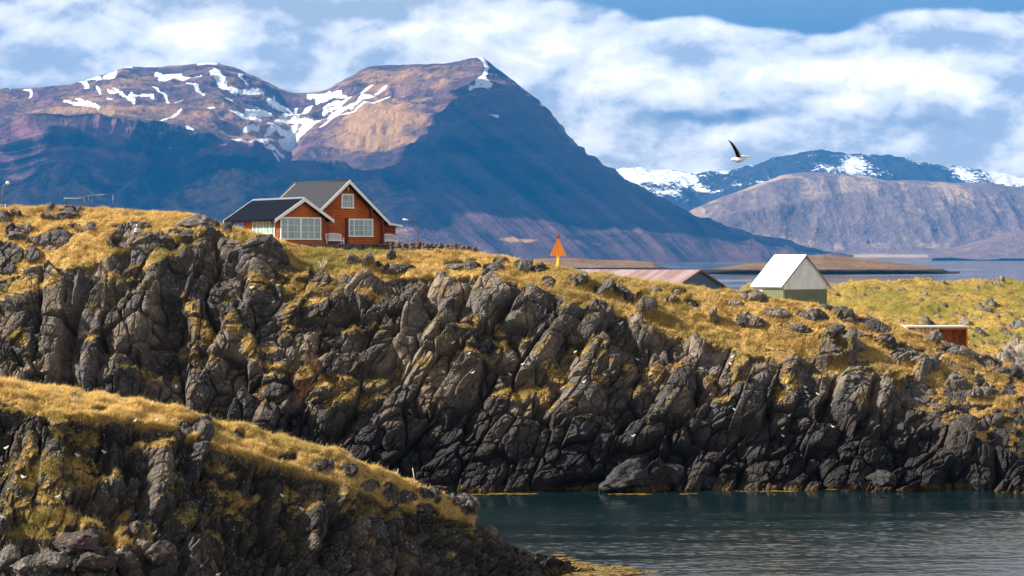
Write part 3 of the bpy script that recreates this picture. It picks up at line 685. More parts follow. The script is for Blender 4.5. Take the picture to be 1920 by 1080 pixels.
# main mountain
mx = [-350, -100, 0, 60, 130, 190, 240, 290, 340, 400, 440, 490, 540, 575, 610, 650, 690, 740, 800, 850, 880, 905, 925, 960, 1000, 1030, 1060, 1100, 1140, 1180, 1230, 1290, 1360, 1430, 1480, 1540, 1600]
sk = [190, 176, 168, 166, 158, 142, 127, 126.5, 123, 118, 127, 150, 173, 176, 171, 148, 127, 123, 123, 119, 111, 107, 124, 150, 184, 214, 254, 293, 318, 344, 372, 402, 431, 455, 467, 479, 486]
bw = [262, 256, 250, 246, 240, 238, 238, 246, 260, 274, 284, 300, 315, 322, 330, 332, 330, 326, 292, 256, 240, 232, 226, 222, 228, 248, 282, 315, 338, 362, 386, 412, 438, 459, 470, 481, 487]
cb = [330, 335, 338, 340, 344, 346, 348, 350, 350, 352, 352, 352, 348, 345, 345, 344, 344, 346, 340, 330, 325, 322, 320, 318, 320, 326, 338, 354, 368, 384, 402, 424, 444, 462, 472, 482, 488]
tc_ = [430]*27+[436, 440, 444, 450, 456, 464, 471, 477, 484, 489]
kn = []
for i, x in enumerate(mx):
    kR = float(np.interp(x, [0, 700, 905, 1300, 1600], [0, 0, .25, .8, 1]))
    Ys = 18200-1800*kR; Yb = 14900+700*kR; Ycb = 14500+500*kR; Yt = 13800+200*kR; Ysh = 13300
    kn.append([(12800, -30), (Ysh, zpy(488.3, Ysh)), (Yt, zpy(min(tc_[i], 487.8), Yt)), (Ycb, zpy(cb[i], Ycb)), (Yb, zpy(bw[i], Yb)), (.5*(Yb+Ys), zpy(bw[i]+.58*(sk[i]-bw[i]), .5*(Yb+Ys))), (Ys, zpy(sk[i], Ys)), (Ys+900, zpy(sk[i], Ys)-160), (Ys+3500, -30)])
xs4 = np.arange(-350, 1600.5, 1.6)
P, ts = sheet(mx, kn, xs4, [6, 50, 80, 110, 120, 120, 12, 6], 13)
N = -grid_normals(P)
if N[300, 200, 2] < 0: N = -N
pxg = 960+F*P[..., 0]/P[..., 1]; pyg = HZ+F*(CAMZ-P[..., 2])/P[..., 1]
T = np.broadcast_to(ts, pxg.shape)
K = P/1000.
cliff = sstep(2.0, 3.0, T)*(1-sstep(3.95, 4.25, T))
scree = sstep(.9, 1.4, T)*(1-sstep(2.8, 3.3, T))
upper = sstep(4.0, 4.5, T)
rightf = sstep(700, 860, pxg)
# gullies run down the slope: high frequency across, low along
lean = (pxg-820)*.0000
wx = K[..., 0]+.35*fbm(K*f32(.9), 3, 430)+.10*fbm(K*f32(3.), 3, 431)
fall = np.stack([wx*1.7-rightf*(T*.22)*.9, 0*T, T*.55], -1)
g1 = ridged(fall, 3, 401); g2 = ridged(fall*np.array([2.7, 1, 1.3]), 4, 402)
strata = fbm(np.stack([K[..., 0]*.5, 0*T, K[..., 2]*26], -1), 4, 403)
ribs = ridged(np.stack([wx*6.5, 0*T, T*1.8], -1), 4, 404)*sstep(-.5, .6, fbm(K*f32(1.3), 3, 433))
dm = cliff*((140-110*rightf)*g1+(115-85*rightf)*ribs+(55-25*rightf)*strata)+scree*(22*g1+7*g2)*(1-.3*rightf)
dm += upper*(75*fbm(K*f32(1.1), 4, 405)+48*ridged(K*np.array([3., 1.6, 3.], f32), 4, 406)+8*fbm(K*f32(9), 3, 407)+8*np.sin(K[..., 2]*70+3*fbm(K*f32(1.5), 3, 409)))
sd_ = (pyg-.74*(pxg-905))/34.+.25*fbm(K*f32(1.4), 3, 440)
chute = ridged(np.stack([sd_, 0*T, T*.35], -1), 4, 441)
dm += rightf*(1-upper)*sstep(1, 1.6, T)*34*chute; gully_shade = g1*(1-rightf)+1.4*chute*rightf
# basin between the two summits
bas = np.exp(-((pxg-545)/60)**2)*sstep(4.2, 4.9, T)*(1-sstep(5.6, 6, T))
dm -= 50*bas
cut = np.exp(-((pxg-528-(T-4)*25)/16)**2)*sstep(3.2, 3.8, T)*(1-sstep(4.6, 5.2, T)); dm -= 80*cut
edgefade = 1-.86*sstep(5.5, 6, T)
sky_rag = sstep(5.6, 6, T)*9*fbm(K*f32(14), 3, 411)
disp = dm*edgefade*sstep(.8, 1.2, T)*(1-sstep(6.2, 7, T))+sky_rag
fan = fbm(np.stack([wx*2.3, 0*T, T*.45], -1), 5, 460, .6); rib2 = fbm(np.stack([wx*7.5, 0*T, T*1.6], -1), 4, 461, .6)
bnd = fbm(np.stack([wx*.6, 0*T, K[..., 2]*22], -1), 4, 462, .6)
band_shade = (1-rightf)*(scree*(1.5*fan+.5*rib2)+cliff*(1.1*rib2+1.0*bnd-.18))+rightf*(1-upper)*(.9*fbm(np.stack([sd_*1.6, 0*T, T*.3], -1), 5, 463, .62)+.35*bnd-.12)+upper*(.55*fbm(K*f32(2.6), 5, 464, .6)+.35*bnd)  # strata and scree tones, with lit ribs and shaded hollows painted in
snow = np.clip(1.05*stroke_mask(pxg+5*fbm(K*f32(5), 4, 420), pyg+3.5*fbm(K*f32(5)+5, 4, 421), SNOW), 0, 1)*(T > 3.)
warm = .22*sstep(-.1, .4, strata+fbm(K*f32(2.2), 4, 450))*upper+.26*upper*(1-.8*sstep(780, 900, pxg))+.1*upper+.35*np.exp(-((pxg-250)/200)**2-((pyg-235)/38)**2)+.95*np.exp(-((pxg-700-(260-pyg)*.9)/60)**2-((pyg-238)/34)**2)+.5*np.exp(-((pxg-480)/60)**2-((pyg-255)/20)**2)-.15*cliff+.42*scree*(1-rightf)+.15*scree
warm += np.exp(-((pxg-975)/28)**2-((pyg-455)/3.5)**2)*1.5  # sunny spot on the lower slope, put into the colour as tan
mtn, _ = finish('mountain', P, N, disp, False, M_mtn, {'snow': snow, 'warm': warm, 'gully': gully_shade, 'band_shade': band_shade})
tag(mtn, kind='structure')

# snowy range far off to the right
mx = [1060, 1150, 1200, 1250, 1300, 1345, 1400, 1450, 1490, 1540, 1590, 1640, 1690, 1750, 1800, 1860, 1920, 2300]
sk = [330, 324, 320, 320, 327, 326, 319, 306, 297, 291, 298, 300, 306, 314, 319, 328, 335, 350]
kn = []
for x, s in zip(mx, sk):
    kn.append([(20500, 0), (21500, zpy(440, 21500)), (23200, zpy(s+38, 23200)), (25200, zpy(s, 25200)), (26500, 500)])
xs5 = np.arange(1060, 2300, 2.2)
P, ts = sheet(mx, kn, xs5, [20, 70, 90, 8], 9)
N = -grid_normals(P)
if N[100, 60, 2] < 0: N = -N
pxg = 960+F*P[..., 0]/P[..., 1]; pyg = HZ+F*(CAMZ-P[..., 2])/P[..., 1]; T = np.broadcast_to(ts, pxg.shape); K = P/1000.
dm = (110*ridged(K*np.array([1.2, .6, 1.2], f32), 5, 501)+25*fbm(K*f32(5), 4, 502))*sstep(.5, 1.5, T)*(1-.7*sstep(2.6, 3, T))
sn = .31+.8*fbm(np.stack([K[..., 0]*.9+K[..., 2]*1.2, 0*T, K[..., 2]*2.6-K[..., 0]*.5], -1), 4, 503)+.45*ridged(np.stack([K[..., 0]*3.+K[..., 2]*3., 0*T, K[..., 2]*7-K[..., 0]*1.5], -1), 4, 507)
sn += .35*np.exp(-((pxg-1215)/75)**2-((pyg-340)/18)**2)+.65*np.exp(-((pxg-1600)/40)**2-((pyg-312)/12)**2)+.5*np.exp(-((pxg-1905)/50)**2-((pyg-346)/8)**2)+.35*sstep(2.75, 3, T)+.25*np.exp(-((pxg-1350)/25)**2-((pyg-325)/8)**2)
sn -= .30*sstep(350, 390, pyg)+.25*np.exp(-((pxg-1450)/60)**2-((pyg-325)/22)**2)+.3*np.exp(-((pxg-1720)/60)**2-((pyg-330)/14)**2)
far, _ = finish('snowy_mountain', P, N, dm, False, M_far, {'snow': sn, 'warm': 0*sn, 'gully': 0*sn})
tag(far, kind='structure')

# brown table mountains in front of it
mx = [1180, 1240, 1290, 1350, 1420, 1465, 1500, 1540, 1620, 1660, 1700, 1780, 1850, 1920, 2400]
sk = [480, 440, 402, 376, 352, 335, 331, 330, 336, 345, 344, 348, 350, 360, 372]
kn = []
for x, s in zip(mx, sk):
    b1 = s+.45*(466-s)
    kn.append([(16600, -20), (17000, zpy(489.2, 17000)), (18300, zpy(472, 18300)), (18700, zpy(max(b1+30, s+6), 18700)), (19500, zpy(s+8, 19500)), (20600, zpy(s, 20600)), (22400, zpy(s, 20600)-600)])
xs6 = np.arange(1180, 2400, 2.)
P, ts = sheet(mx, kn, xs6, [6, 40, 60, 80, 30, 8], 15)
N = -grid_normals(P)
if N[100, 60, 2] < 0: N = -N
pxg = 960+F*P[..., 0]/P[..., 1]; pyg = HZ+F*(CAMZ-P[..., 2])/P[..., 1]; T = np.broadcast_to(ts, pxg.shape); K = P/1000.
face = sstep(1.7, 2.4, T)*(1-sstep(3.8, 4.3, T))
lf = np.stack([K[..., 0]*1.6, 0*T, T*.5], -1)
# the spur that runs down to the left across the face
spur = np.exp(-((pxg-(1640-(pyg-345)*2.9))/46)**2)*face*(1-sstep(3.0, 3.7, T))
dm = face*(85*ridged(np.stack([K[..., 0]*.55+.15*T, 0*T, T*.3], -1), 3, 601)+30*ridged(lf*3, 4, 602)+10*fbm(K*f32(10), 3, 603))+110*spur*sstep(1.7, 2.3, T)+sstep(3.8, 4.2, T)*18*fbm(K*f32(3), 3, 604)*(1-sstep(4.6, 5, T))
wm = .15+.5*sstep(.2, .6, ridged(lf*2.2, 3, 605))*sstep(3.0, 3.8, T)+1.1*np.exp(-((T-1.62)/.16)**2)*sstep(1450, 1560, pxg)+.5*sstep(1.95, 2.2, T)*(1-sstep(2.2, 2.6, T))*sstep(.2, .6, ridged(lf*3, 3, 606))
wm += .9*np.exp(-((T-1.15)/.05)**2)*sstep(1650, 1800, pxg)
brown, _ = finish('brown_mountain', P, N, dm, False, M_brown, {'snow': 0*wm, 'warm': wm, 'gully': .4*ridged(lf*3, 3, 602)})
tag(brown, kind='structure')
# low reddish foothill at the right edge
mx = [1740, 1790, 1830, 1870, 1910, 1960, 2300]; sk = [474, 466, 452, 440, 432, 428, 424]
kn = [[(17000, zpy(486, 17000)), (17300, zpy(478, 17300)), (17600, zpy(.5*(s+474), 17600)), (18000, zpy(s, 18000)), (18600, 0)] for s in sk]
xs7 = np.arange(1740, 2300, 3.)
P, ts = sheet(mx, kn, xs7, [10, 20, 30, 6], 9)
N = -grid_normals(P)
if N[50, 20, 2] < 0: N = -N
K = P/1000.; T = np.broadcast_to(ts, P.shape[:2])
M_red = mountain_material('red_hill_rock', (.21, .14, .12), (.33, .22, .16), (.14, .09, .08))
o, _ = finish('foothill', P, N, 25*fbm(K*f32(4), 4, 620)*(1-sstep(2.8, 3., T)*.6), False, M_red, {'snow': 0*T, 'warm': .3+0*T, 'gully': 0*T})
tag(o, kind='structure')

# ------------------------------------------------------------------ islands in the bay
def island_material():
    m, t, b = material('island_turf')
    P = pos(t); z_ = t.xyz(P)[2]
    a = t.noise(P, .012, 6, .65); c = t.noise(P, .07, 6, .7)
    col = t.mix(t.ss(a, .4, .62), (.145, .085, .055, 1), (.19, .125, .075, 1))
    col = t.mix(t.m('MULTIPLY', t.ss(c, .45, .7), .7), col, (.075, .052, .042, 1))
    col = t.mix(t.ss(t.m('ADD', z_, t.m('MULTIPLY', t.m('SUBTRACT', c, .5), 5.)), 6.0, 4.2), col, (.02, .019, .022, 1))
    t.put(b.inputs['Base Color'], col); b.inputs['Roughness'].default_value = .95; b.inputs['Specular IOR Level'].default_value = .1
    bump(t, b, c, .6, 3.)
    return m
M_isl = island_material()
def island(name, Y0, depth, pts, seed):
    """pts: (px, py of the crest)"""
    cols = [p[0] for p in pts]; kn = []
    for x, py_ in pts:
        zc = max(zpy(py_, Y0+depth*.5), .2)
        bl_ = min(5.5, zc*.5)
        kn.append([(Y0-14, -4), (Y0-2, -1), (Y0+3, bl_), (Y0+depth*.25, bl_+.55*(zc-bl_)), (Y0+depth*.5, zc), (Y0+depth*.8, zc*.6), (Y0+depth, -5)])
    xs_ = np.arange(cols[0], cols[-1], .9)
    P, ts = sheet(cols, kn, xs_, [3, 14, 26, 40, 12, 6], 7)
    N = -grid_normals(P)
    if N[len(xs_)//2, 40, 2] < 0: N = -N
    T = np.broadcast_to(ts, P.shape[:2])
    dd = (1.6*fbm(P*np.array([.02, .02, .05], f32), 4, seed)+1.2*ridged(P*np.array([.06, .03, .1], f32), 3, seed+1))*(1-.6*sstep(3.3, 4, T))*sstep(0, 1.2, T)
    o, _ = finish(name, P, N, dd, False, M_isl, {})
    return tag(o, kind='structure')
island('island', 3330, 700, [(760, 509), (820, 500), (900, 492), (960, 488), (1020, 484.5), (1080, 484), (1120, 487), (1190, 489), (1225, 492), (1240, 500), (1262, 508)], 701)
island('island', 2760, 420, [(1290, 513), (1330, 506), (1370, 499), (1400, 494), (1440, 492), (1480, 487), (1510, 479), (1545, 478), (1590, 482), (1640, 488), (1690, 494), (1740, 500), (1768, 505), (1780, 511), (1800, 514)], 711)
# ------------------------------------------------------------------ mesh builder for objects
class MB:
    def __init__(s): s.v = []; s.f = []; s.mi = []; s.cur = 0
    def add(s, vs, fs):
        b = len(s.v); s.v += [tuple(v) for v in vs]
        for f in fs: s.f.append(tuple(b+i for i in f)); s.mi.append(s.cur)
        return s
    def box(s, x0, y0, z0, x1, y1, z1):
        return s.add([(x, y, z) for x in (x0, x1) for y in (y0, y1) for z in (z0, z1)], [(0, 1, 3, 2), (4, 6, 7, 5), (0, 4, 5, 1), (2, 3, 7, 6), (0, 2, 6, 4), (1, 5, 7, 3)])
    def prism(s, poly, ext):
        n = len(poly); e = Vector(ext)
        a = [Vector(p) for p in poly]
        return s.add(a+[p+e for p in a], [tuple(range(n)), tuple(range(2*n-1, n-1, -1))]+[(i, i+n, (i+1) % n+n, (i+1) % n) for i in range(n)])
    def bar(s, p, q, w, h, up=(0, 0, 1)):
        p, q = Vector(p), Vector(q); d = (q-p).normalized(); u = Vector(up)
        sd = d.cross(u).normalized()*w/2; u = sd.cross(d).normalized()*h/2
        return s.add([p-sd-u, p+sd-u, p+sd+u, p-sd+u, q-sd-u, q+sd-u, q+sd+u, q-sd+u], [(0, 1, 2, 3), (7, 6, 5, 4), (0, 4, 5, 1), (1, 5, 6, 2), (2, 6, 7, 3), (3, 7, 4, 0)])
    def tube(s, pts, r, n=8):
        pts = [Vector(p) for p in pts]; rs = r if hasattr(r, '__len__') else [r]*len(pts)
        vs = []; ref = Vector((0, 0, 1))
        for i, p in enumerate(pts):
            d = (pts[min(i+1, len(pts)-1)]-pts[max(i-1, 0)]).normalized()
            a = d.cross(ref)
            if a.length < .1: a = d.cross(Vector((1, 0, 0)))
            a.normalize(); b = d.cross(a)
            for k in range(n):
                t_ = 2*math.pi*k/n; vs.append(p+(a*math.cos(t_)+b*math.sin(t_))*rs[i])
        fs = [(i*n+k, i*n+(k+1) % n, (i+1)*n+(k+1) % n, (i+1)*n+k) for i in range(len(pts)-1) for k in range(n)]
        fs += [tuple(range(n)), tuple(range(len(vs)-1, len(vs)-n-1, -1))]
        return s.add(vs, fs)
    def build(s, name, mats, parent=None, smooth=False, bevel=0):
        me = bpy.data.meshes.new(name); me.from_pydata(s.v, [], s.f); me.update()
        for m_ in (mats if isinstance(mats, (list, tuple)) else [mats]): me.materials.append(m_)
        me.polygons.foreach_set('material_index', s.mi)
        bm = bmesh.new(); bm.from_mesh(me); bmesh.ops.recalc_face_normals(bm, faces=bm.faces)
        if bevel: bmesh.ops.bevel(bm, geom=bm.edges[:], offset=bevel, segments=1, affect='EDGES', clamp_overlap=True)
        bm.to_mesh(me); bm.free()
        if smooth: me.polygons.foreach_set('use_smooth', [True]*len(me.polygons))
        o = bpy.data.objects.new(name, me); C.objects.link(o)
        if parent: o.parent = parent
        return o
bpy.context.view_layer.update()
DG = bpy.context.evaluated_depsgraph_get()
def hit(o, px, py):
    d = Vector(((px-960)/F, 1, (HZ-py)/F)).normalized()
    ok, loc, nor, _ = o.ray_cast(Vector((0, 0, CAMZ)), d)
    return (loc, nor) if ok else (None, None)
def ground(o, x, y):
    ok, loc, nor, _ = o.ray_cast(Vector((x, y, 60)), Vector((0, 0, -1)))
    return loc.z if ok else None

def wood(name, a, b_, rough=.55, sc_=(1, 1, 14)):
    m, t, b = material(name)
    tc = t.n('ShaderNodeTexCoord').outputs['Object']
    n = t.noise(t.scale(tc, sc_), 1.2, 6, .65); n2 = t.noise(tc, .9, 3)
    c = t.mix(t.ss(n, .3, .7), (*a, 1), (*b_, 1))
    t.put(b.inputs['Base Color'], t.mix(t.m('MULTIPLY', t.ss(n2, .45, .7), .3), c, (a[0]*.6, a[1]*.6, a[2]*.6, 1)))
    b.inputs['Roughness'].default_value = rough; b.inputs['Specular IOR Level'].default_value = .3
    return m
M_log = wood('stained_log', (.40, .095, .018), (.56, .165, .035))
M_board = wood('stained_board', (.46, .115, .022), (.60, .185, .04))
M_dklog = wood('dark_log', (.16, .035, .018), (.26, .06, .025))
M_white = simple('white_paint', (.82, .83, .84), .45, vary=.05)
M_tile = simple('grey_roof_tile', (.042, .045, .055), .8, vary=.25, nscale=3, spec=.06)
M_felt = simple('black_roofing', (.006, .009, .018), .9, vary=.2, spec=.04)
M_ridge = simple('ridge_tile', (.22, .23, .26), .6)
M_brass = simple('brass', (.45, .28, .08), .35, .8)
M_conc = simple('paving', (.22, .19, .18), .85, vary=.3)
M_stone = simple('wall_stone', (.10, .075, .068), .9, vary=.5, nscale=2.5, bmp=.02)
M_slate = simple('blue_slab', (.07, .09, .14), .7, vary=.3)
M_steel = simple('galvanised_steel', (.10, .11, .13), .5, .3)
M_lampgl = simple('lamp_cover', (.80, .84, .86), .25)
m_, t_, b_ = material('curtained_glass')
tc = t_.n('ShaderNodeTexCoord').outputs['Object']
cur = t_.noise(t_.scale(tc, (14, 14, .5)), 1., 3, .5)
t_.put(b_.inputs['Base Color'], t_.mix(t_.ss(cur, .42, .58), (.16, .27, .29, 1), (.36, .46, .46, 1)))
b_.inputs['Roughness'].default_value = .08; b_.inputs['Specular IOR Level'].default_value = .7
M_glass = m_

# ------------------------------------------------------------------ the timber house
TH = math.radians(37)
HO = W(566.5, 457.5, 205)
house = empty('timber_house', HO, 'red-brown log house with a grey gabled roof, white trim and a lower black-roofed wing', 'house', rz=TH)
def hl(x, y, z): return HO+Matrix.Rotation(TH, 3, 'Z') @ Vector((x, y, z))
def log_run(mb, p, q, h, z0, z1, clip=None, r=None):
    """stacked round logs from p to q (xy), between z0 and z1; clip(z) -> (a0, a1) fractions"""
    n = int(round((z1-z0)/h)); P0, P1 = Vector((*p, 0)), Vector((*q, 0))
    for i in range(n):
        z = z0+(i+.5)*h; a0, a1 = (0, 1) if clip is None else clip(z+h*.5)
        if a1-a0 < .02: continue
        A = P0.lerp(P1, a0); B = P0.lerp(P1, a1)
        mb.tube([(A.x, A.y, z), (B.x, B.y, z)], (r or h*.56), 8)
# wing: gable and long side
def gx(zp, b):    # zoomed photo column -> distance along the gable, at depth b
    p_ = 380+zp*.2407-960; c_, s_ = math.cos(TH), math.sin(TH)
    return (p_*(HO.y+b*c_)-F*HO.x+F*b*s_)/(F*c_-p_*s_)
AW, AL = gx(945, 0), 7.0
mb = MB()
mb.prism([(-AW+.05, .06, -.6), (AW-.05, .06, -.6), (AW-.05, .06, 2.55), (0, .06, 4.25), (-AW+.05, .06, 2.55)], (0, AL-.1, 0))
def clipw(z):
    if z < 2.45: return 0, 1
    k = max(0, (4.2-z)/(4.2-2.45)); return .5-.5*k, .5+.5*k
log_run(mb, (-AW, 0.04), (AW, 0.04), .15, 0, 4.2, clipw)
log_run(mb, (-AW+.04, 0), (-AW+.04, AL), .15, 0, 2.55)
log_run(mb, (AW-.04, 0), (AW-.04, 1.0), .15, 0, 2.55)
wall = mb.build('wall', M_board, house, True); wall['label'] = 'lighter boarded walls of the low wing'
for x in (-AW, AW): MB().box(x-.10, -.05, 0, x+.10, .12, 2.5).build('corner_board', M_dklog, house)
# main block
MX, MY = gx(1145, .35), 1.0; MW, ML = gx(1408, 1)-MX, 9.4
ze = 2.14+(4.73-MW)*.867-.16
mb = MB()
mb.prism([(MX-MW+.08, MY+.1, -.6), (MX+MW-.08, MY+.1, -.6), (MX+MW-.08, MY+.1, ze), (MX, MY+.1, 6.0), (MX-MW+.08, MY+.1, ze)], (0, ML-.2, 0))
def clipm(z):
    if z < ze: return 0, 1
    k = max(0, (6.0-z)/(6.0-ze)); return .5-.5*k, .5+.5*k
log_run(mb, (MX-MW, MY+.06), (MX+MW, MY+.06), .215, 0, 6.0, clipm)
log_run(mb, (MX+MW-.06, MY), (MX+MW-.06, MY+ML), .215, 0, ze)
wall = mb.build('wall', M_log, house, True)
# crossing log ends
for x, za, zb in ((gx(1116, 1), 0, 2.55), (gx(1396, 1), 0, 2.9), (gx(1308, 1), 2.6, 3.9)):
    mb = MB(); z = za
    while z < zb:
        mb.tube([(x, MY-.32, z+.11), (x, MY+.1, z+.11)], .115, 8); z += .215
    mb.build('log_end_stack', M_dklog, house, True)
# right-hand lean-to
LX = gx(1500, 3.4); mb = MB(); mb.box(MX+MW, 3.45, -.5, LX-.05, 7.4, 1.95)
log_run(mb, (MX+MW, 3.42), (LX, 3.42), .215, 0, 2.15); log_run(mb, (LX-.05, 3.4), (LX-.05, 7.4), .215, 0, 2.0)
lt = mb.build('porch_wall', M_dklog, house, True)
# roofs
def roof(x0, y0, L, half, ztip, zr, th, mat, name, course, capmat=None):
    mb = MB(); sl_ = (zr-ztip)/half
    for sgn in (-1, 1):
        a = (x0+sgn*half, y0, ztip); b = (x0, y0, zr)
        mb.prism([a, b, (b[0], b[1], b[2]-th), (a[0], a[1], a[2]-th)], (0, L, 0))
        if course:
            n = int(half*math.hypot(1, sl_)/course)
            for i in range(n):
                f0, f1 = i/n, (i+1)/n
                xa = x0+sgn*half*(1-f0); xb = x0+sgn*half*(1-f1); za = ztip+(zr-ztip)*f0; zb = ztip+(zr-ztip)*f1
                mb.prism([(xa, y0+.02, za+.045), (xb, y0+.02, zb+.012), (xb, y0+.02, zb-.02), (xa, y0+.02, za-.02)], (0, L-.04, 0))
    o = mb.build(name, mat, house)
    cap = MB(); cap.tube([(x0, y0+.05, zr+.01), (x0, y0+L-.05, zr+.01)], .10, 8)
    if capmat:
        k = 0
        while k < L-.3: cap.tube([(x0, y0+.1+k, zr+.03), (x0, y0+.34+k, zr+.03)], .125, 8); k += .36
    cap.build('ridge_cap', capmat or mat, o, True)
    return o
rm = roof(MX, MY-.65, 10.7, 4.73, 2.14, 6.24, .16, M_tile, 'roof', .34)
ra = roof(0, -.5, 9.9, 3.26, 2.34, 4.38, .14, M_felt, 'roof', .9, M_ridge); ra['label'] = 'black roof of the low wing'
mb = MB(); mb.prism([(MX+4.5, 2.9, 2.42), (LX+.5, 2.9, 1.95), (LX+.5, 2.9, 1.83), (MX+4.5, 2.9, 2.30)], (0, 4.9, 0)); mb.build('porch_roof', M_tile, house)
# bargeboards
def barge(x0, y, half, ztip, zr, d=.26, yb=None):
    for sgn in (-1, 1):
        mb = MB()
        for y_ in ((y,) if yb is None else (y, yb)):
            a = Vector((x0+sgn*(half+.04), y_, ztip+.02)); b = Vector((x0, y_, zr+.06))
            mb.prism([a, b, b-Vector((0, 0, d*1.25)), a-Vector((0, 0, d*1.05))], (0, .05, 0))
            mb.build('bargeboard', M_white, house); mb = MB()
barge(MX, MY-.71, 4.73, 2.14, 6.24, .30, 10.4)
barge(0, -.56, 3.26, 2.34, 4.38, .30, 9.42)
mb = MB(); mb.prism([(MX+4.6, 2.84, 2.42), (LX+.55, 2.84, 1.98), (LX+.55, 2.84, 1.78), (MX+4.6, 2.84, 2.22)], (0, .05, 0)); mb.build('bargeboard', M_white, house)
# gutters, downpipe, porch post, gable ornament
mb = MB(); mb.tube([(-3.3, -.45, 2.24), (-3.3, 9.3, 2.24)], .06, 6); mb.build('gutter', M_felt, house, True)
mb = MB(); mb.tube([(-3.2, .45, 2.2), (-2.95, .45, 1.95), (-2.95, .45, 0)], .045, 6); mb.build('downpipe', M_felt, house, True)
mb = MB(); mb.tube([(3.1, -.3, 2.3), (3.0, .1, 2.0), (2.95, .1, 0)], .04, 6); mb.build('downpipe', M_dklog, house, True)
mb = MB(); mb.bar((-2.75, 8.6, -.3), (-2.75, 8.6, 2.3), .15, .15, (0, 1, 0)); mb.build('porch_post', M_dklog, house)
mb = MB(); mb.bar((-2.75, 8.6, 2.18), (-2.75, 7.0, 2.18), .12, .16); mb.bar((-2.7, 9.2, 2.28), (2.7, 9.2, 2.28), .12, .16); mb.build('porch_beam', M_dklog, house)
mb = MB(); mb.tube([(MX, MY-.35, 5.75), (MX, MY-.35, 5.55), (MX, MY-.35, 5.25), (MX, MY-.35, 5.15)], [.03, .14, .16, .04], 10); mb.build('gable_lantern', M_brass, house, True)
# windows
def window(x0, x1, z0, z1, y, sashes, rows, side=False, cas=.13):
    """sashes: list of (fraction, columns)"""
    def T3(x, yy, z): return (yy, AL-x, z) if side else (x, yy, z)
    def bx(mb, xa, xb, ya, yb, za, zb):
        a, b = T3(xa, ya, za), T3(xb, yb, zb)
        mb.box(min(a[0], b[0]), min(a[1], b[1]), za, max(a[0], b[0]), max(a[1], b[1]), zb)
    f = MB()
    bx(f, x0, x1, y-.14, y, z1-cas, z1); bx(f, x0-.05, x1+.05, y-.18, y, z0, z0+cas)
    bx(f, x0, x0+cas, y-.137, y, z0+cas, z1-cas); bx(f, x1-cas, x1, y-.137, y, z0+cas, z1-cas)
    tot = sum(s_[0] for s_ in sashes); xa = x0+cas; wd = x1-x0-2*cas
    for i, (fr, nc) in enumerate(sashes):
        xb = xa+wd*fr/tot
        if i: bx(f, xa-.045, xa+.045, y-.13, y, z0+cas, z1-cas)
        for c in range(1, nc): xm = xa+(xb-xa)*c/nc; bx(f, xm-.014, xm+.014, y-.10, y-.03, z0+cas, z1-cas)
        xa = xb
    for r in range(1, rows): zm = z0+cas+(z1-z0-2*cas)*r/rows; bx(f, x0+cas, x1-cas, y-.098, y-.032, zm-.014, zm+.014)
    fo = f.build('window', M_white, house)
    g = MB(); bx(g, x0+cas, x1-cas, y-.075, y-.05, z0+cas, z1-cas); g.build('pane', M_glass, fo)
    return fo
def gz(zp): return (457.5-(300+zp*.2407))/19.5
w_ = window(gx(600, 0), gx(915, 0), gz(622), gz(446), -.06, [(.28, 1), (.62, 2), (.62, 2), (.28, 1)], 3); w_['label'] = 'wide four-light window in the wing gable'
# the heavy white post in the middle
mb = MB(); mb.box(gx(757, 0)-.10, -.215, gz(622), gx(757, 0)+.10, -.06, gz(446)); mb.build('mullion', M_white, w_)
window(gx(1130, 1), gx(1320, 1), gz(595), gz(450), MY-.06, [(.8, 1), (1.8, 2), (1.5, 2)], 3)
w_ = window(gx(1075, 1), gx(1170, 1), gz(370), gz(254), MY-.06, [(1, 2)], 2); w_['label'] = 'small square attic window'
window(AL-4.95, AL-.75, .25, gz(462), -AW-.04, [(1, 1), (1.6, 2), (1.6, 2), (1, 1)], 3, True)

# terrace and its stone edge
ter = empty('stone_terrace', hl(5, -1.2, 0), 'low paved terrace with a rough dark stone edge in front of the log house', 'terrace', rz=TH)
mb = MB(); mb.box(-8.2, -.2, -1.1, 9.5, 3.2, -.035); mb.build('paving', M_conc, ter)
def stone(mb, c, s, rnd, sub=1):
    bm = bmesh.new(); bmesh.ops.create_icosphere(bm, subdivisions=sub, radius=1)
    base = len(mb.v)
    R = Matrix.Rotation(rnd.uniform(0, 6), 3, 'Z') @ Matrix.Rotation(rnd.uniform(-.3, .3), 3, 'X')
    for v in bm.verts:
        p = v.co*rnd.uniform(.8, 1.2); p = Vector((max(-.8, min(.8, p.x)), max(-.8, min(.8, p.y)), max(-.75, min(.75, p.z))))
        p = R @ Vector((p.x*s[0], p.y*s[1], p.z*s[2])); mb.v.append((c[0]+p.x, c[1]+p.y, c[2]+p.z))
    for f in bm.faces: mb.f.append(tuple(base+v.index for v in f.verts)); mb.mi.append(mb.cur)
    bm.free()
rnd = random.Random(5); mb = MB()
x = -8.3
while x < 9.6:
    for r_ in range(3):
        s = rnd.uniform(.18, .46); stone(mb, (x+rnd.uniform(-.2, .2), -.35-r_*.28+rnd.uniform(-.1, .1), -.14-.24*r_+rnd.uniform(-.08, .1)), (s, s*.8, s*.55), rnd)
    x += rnd.uniform(.3, .5)
mb.build('rubble_edge', M_stone, ter)
for xx in (-5.6, -2.4, -.9): MB().box(xx, -1.05, -.62, xx+1.2, -.92, -.28).build('slab_facing', M_slate, ter, bevel=.03)

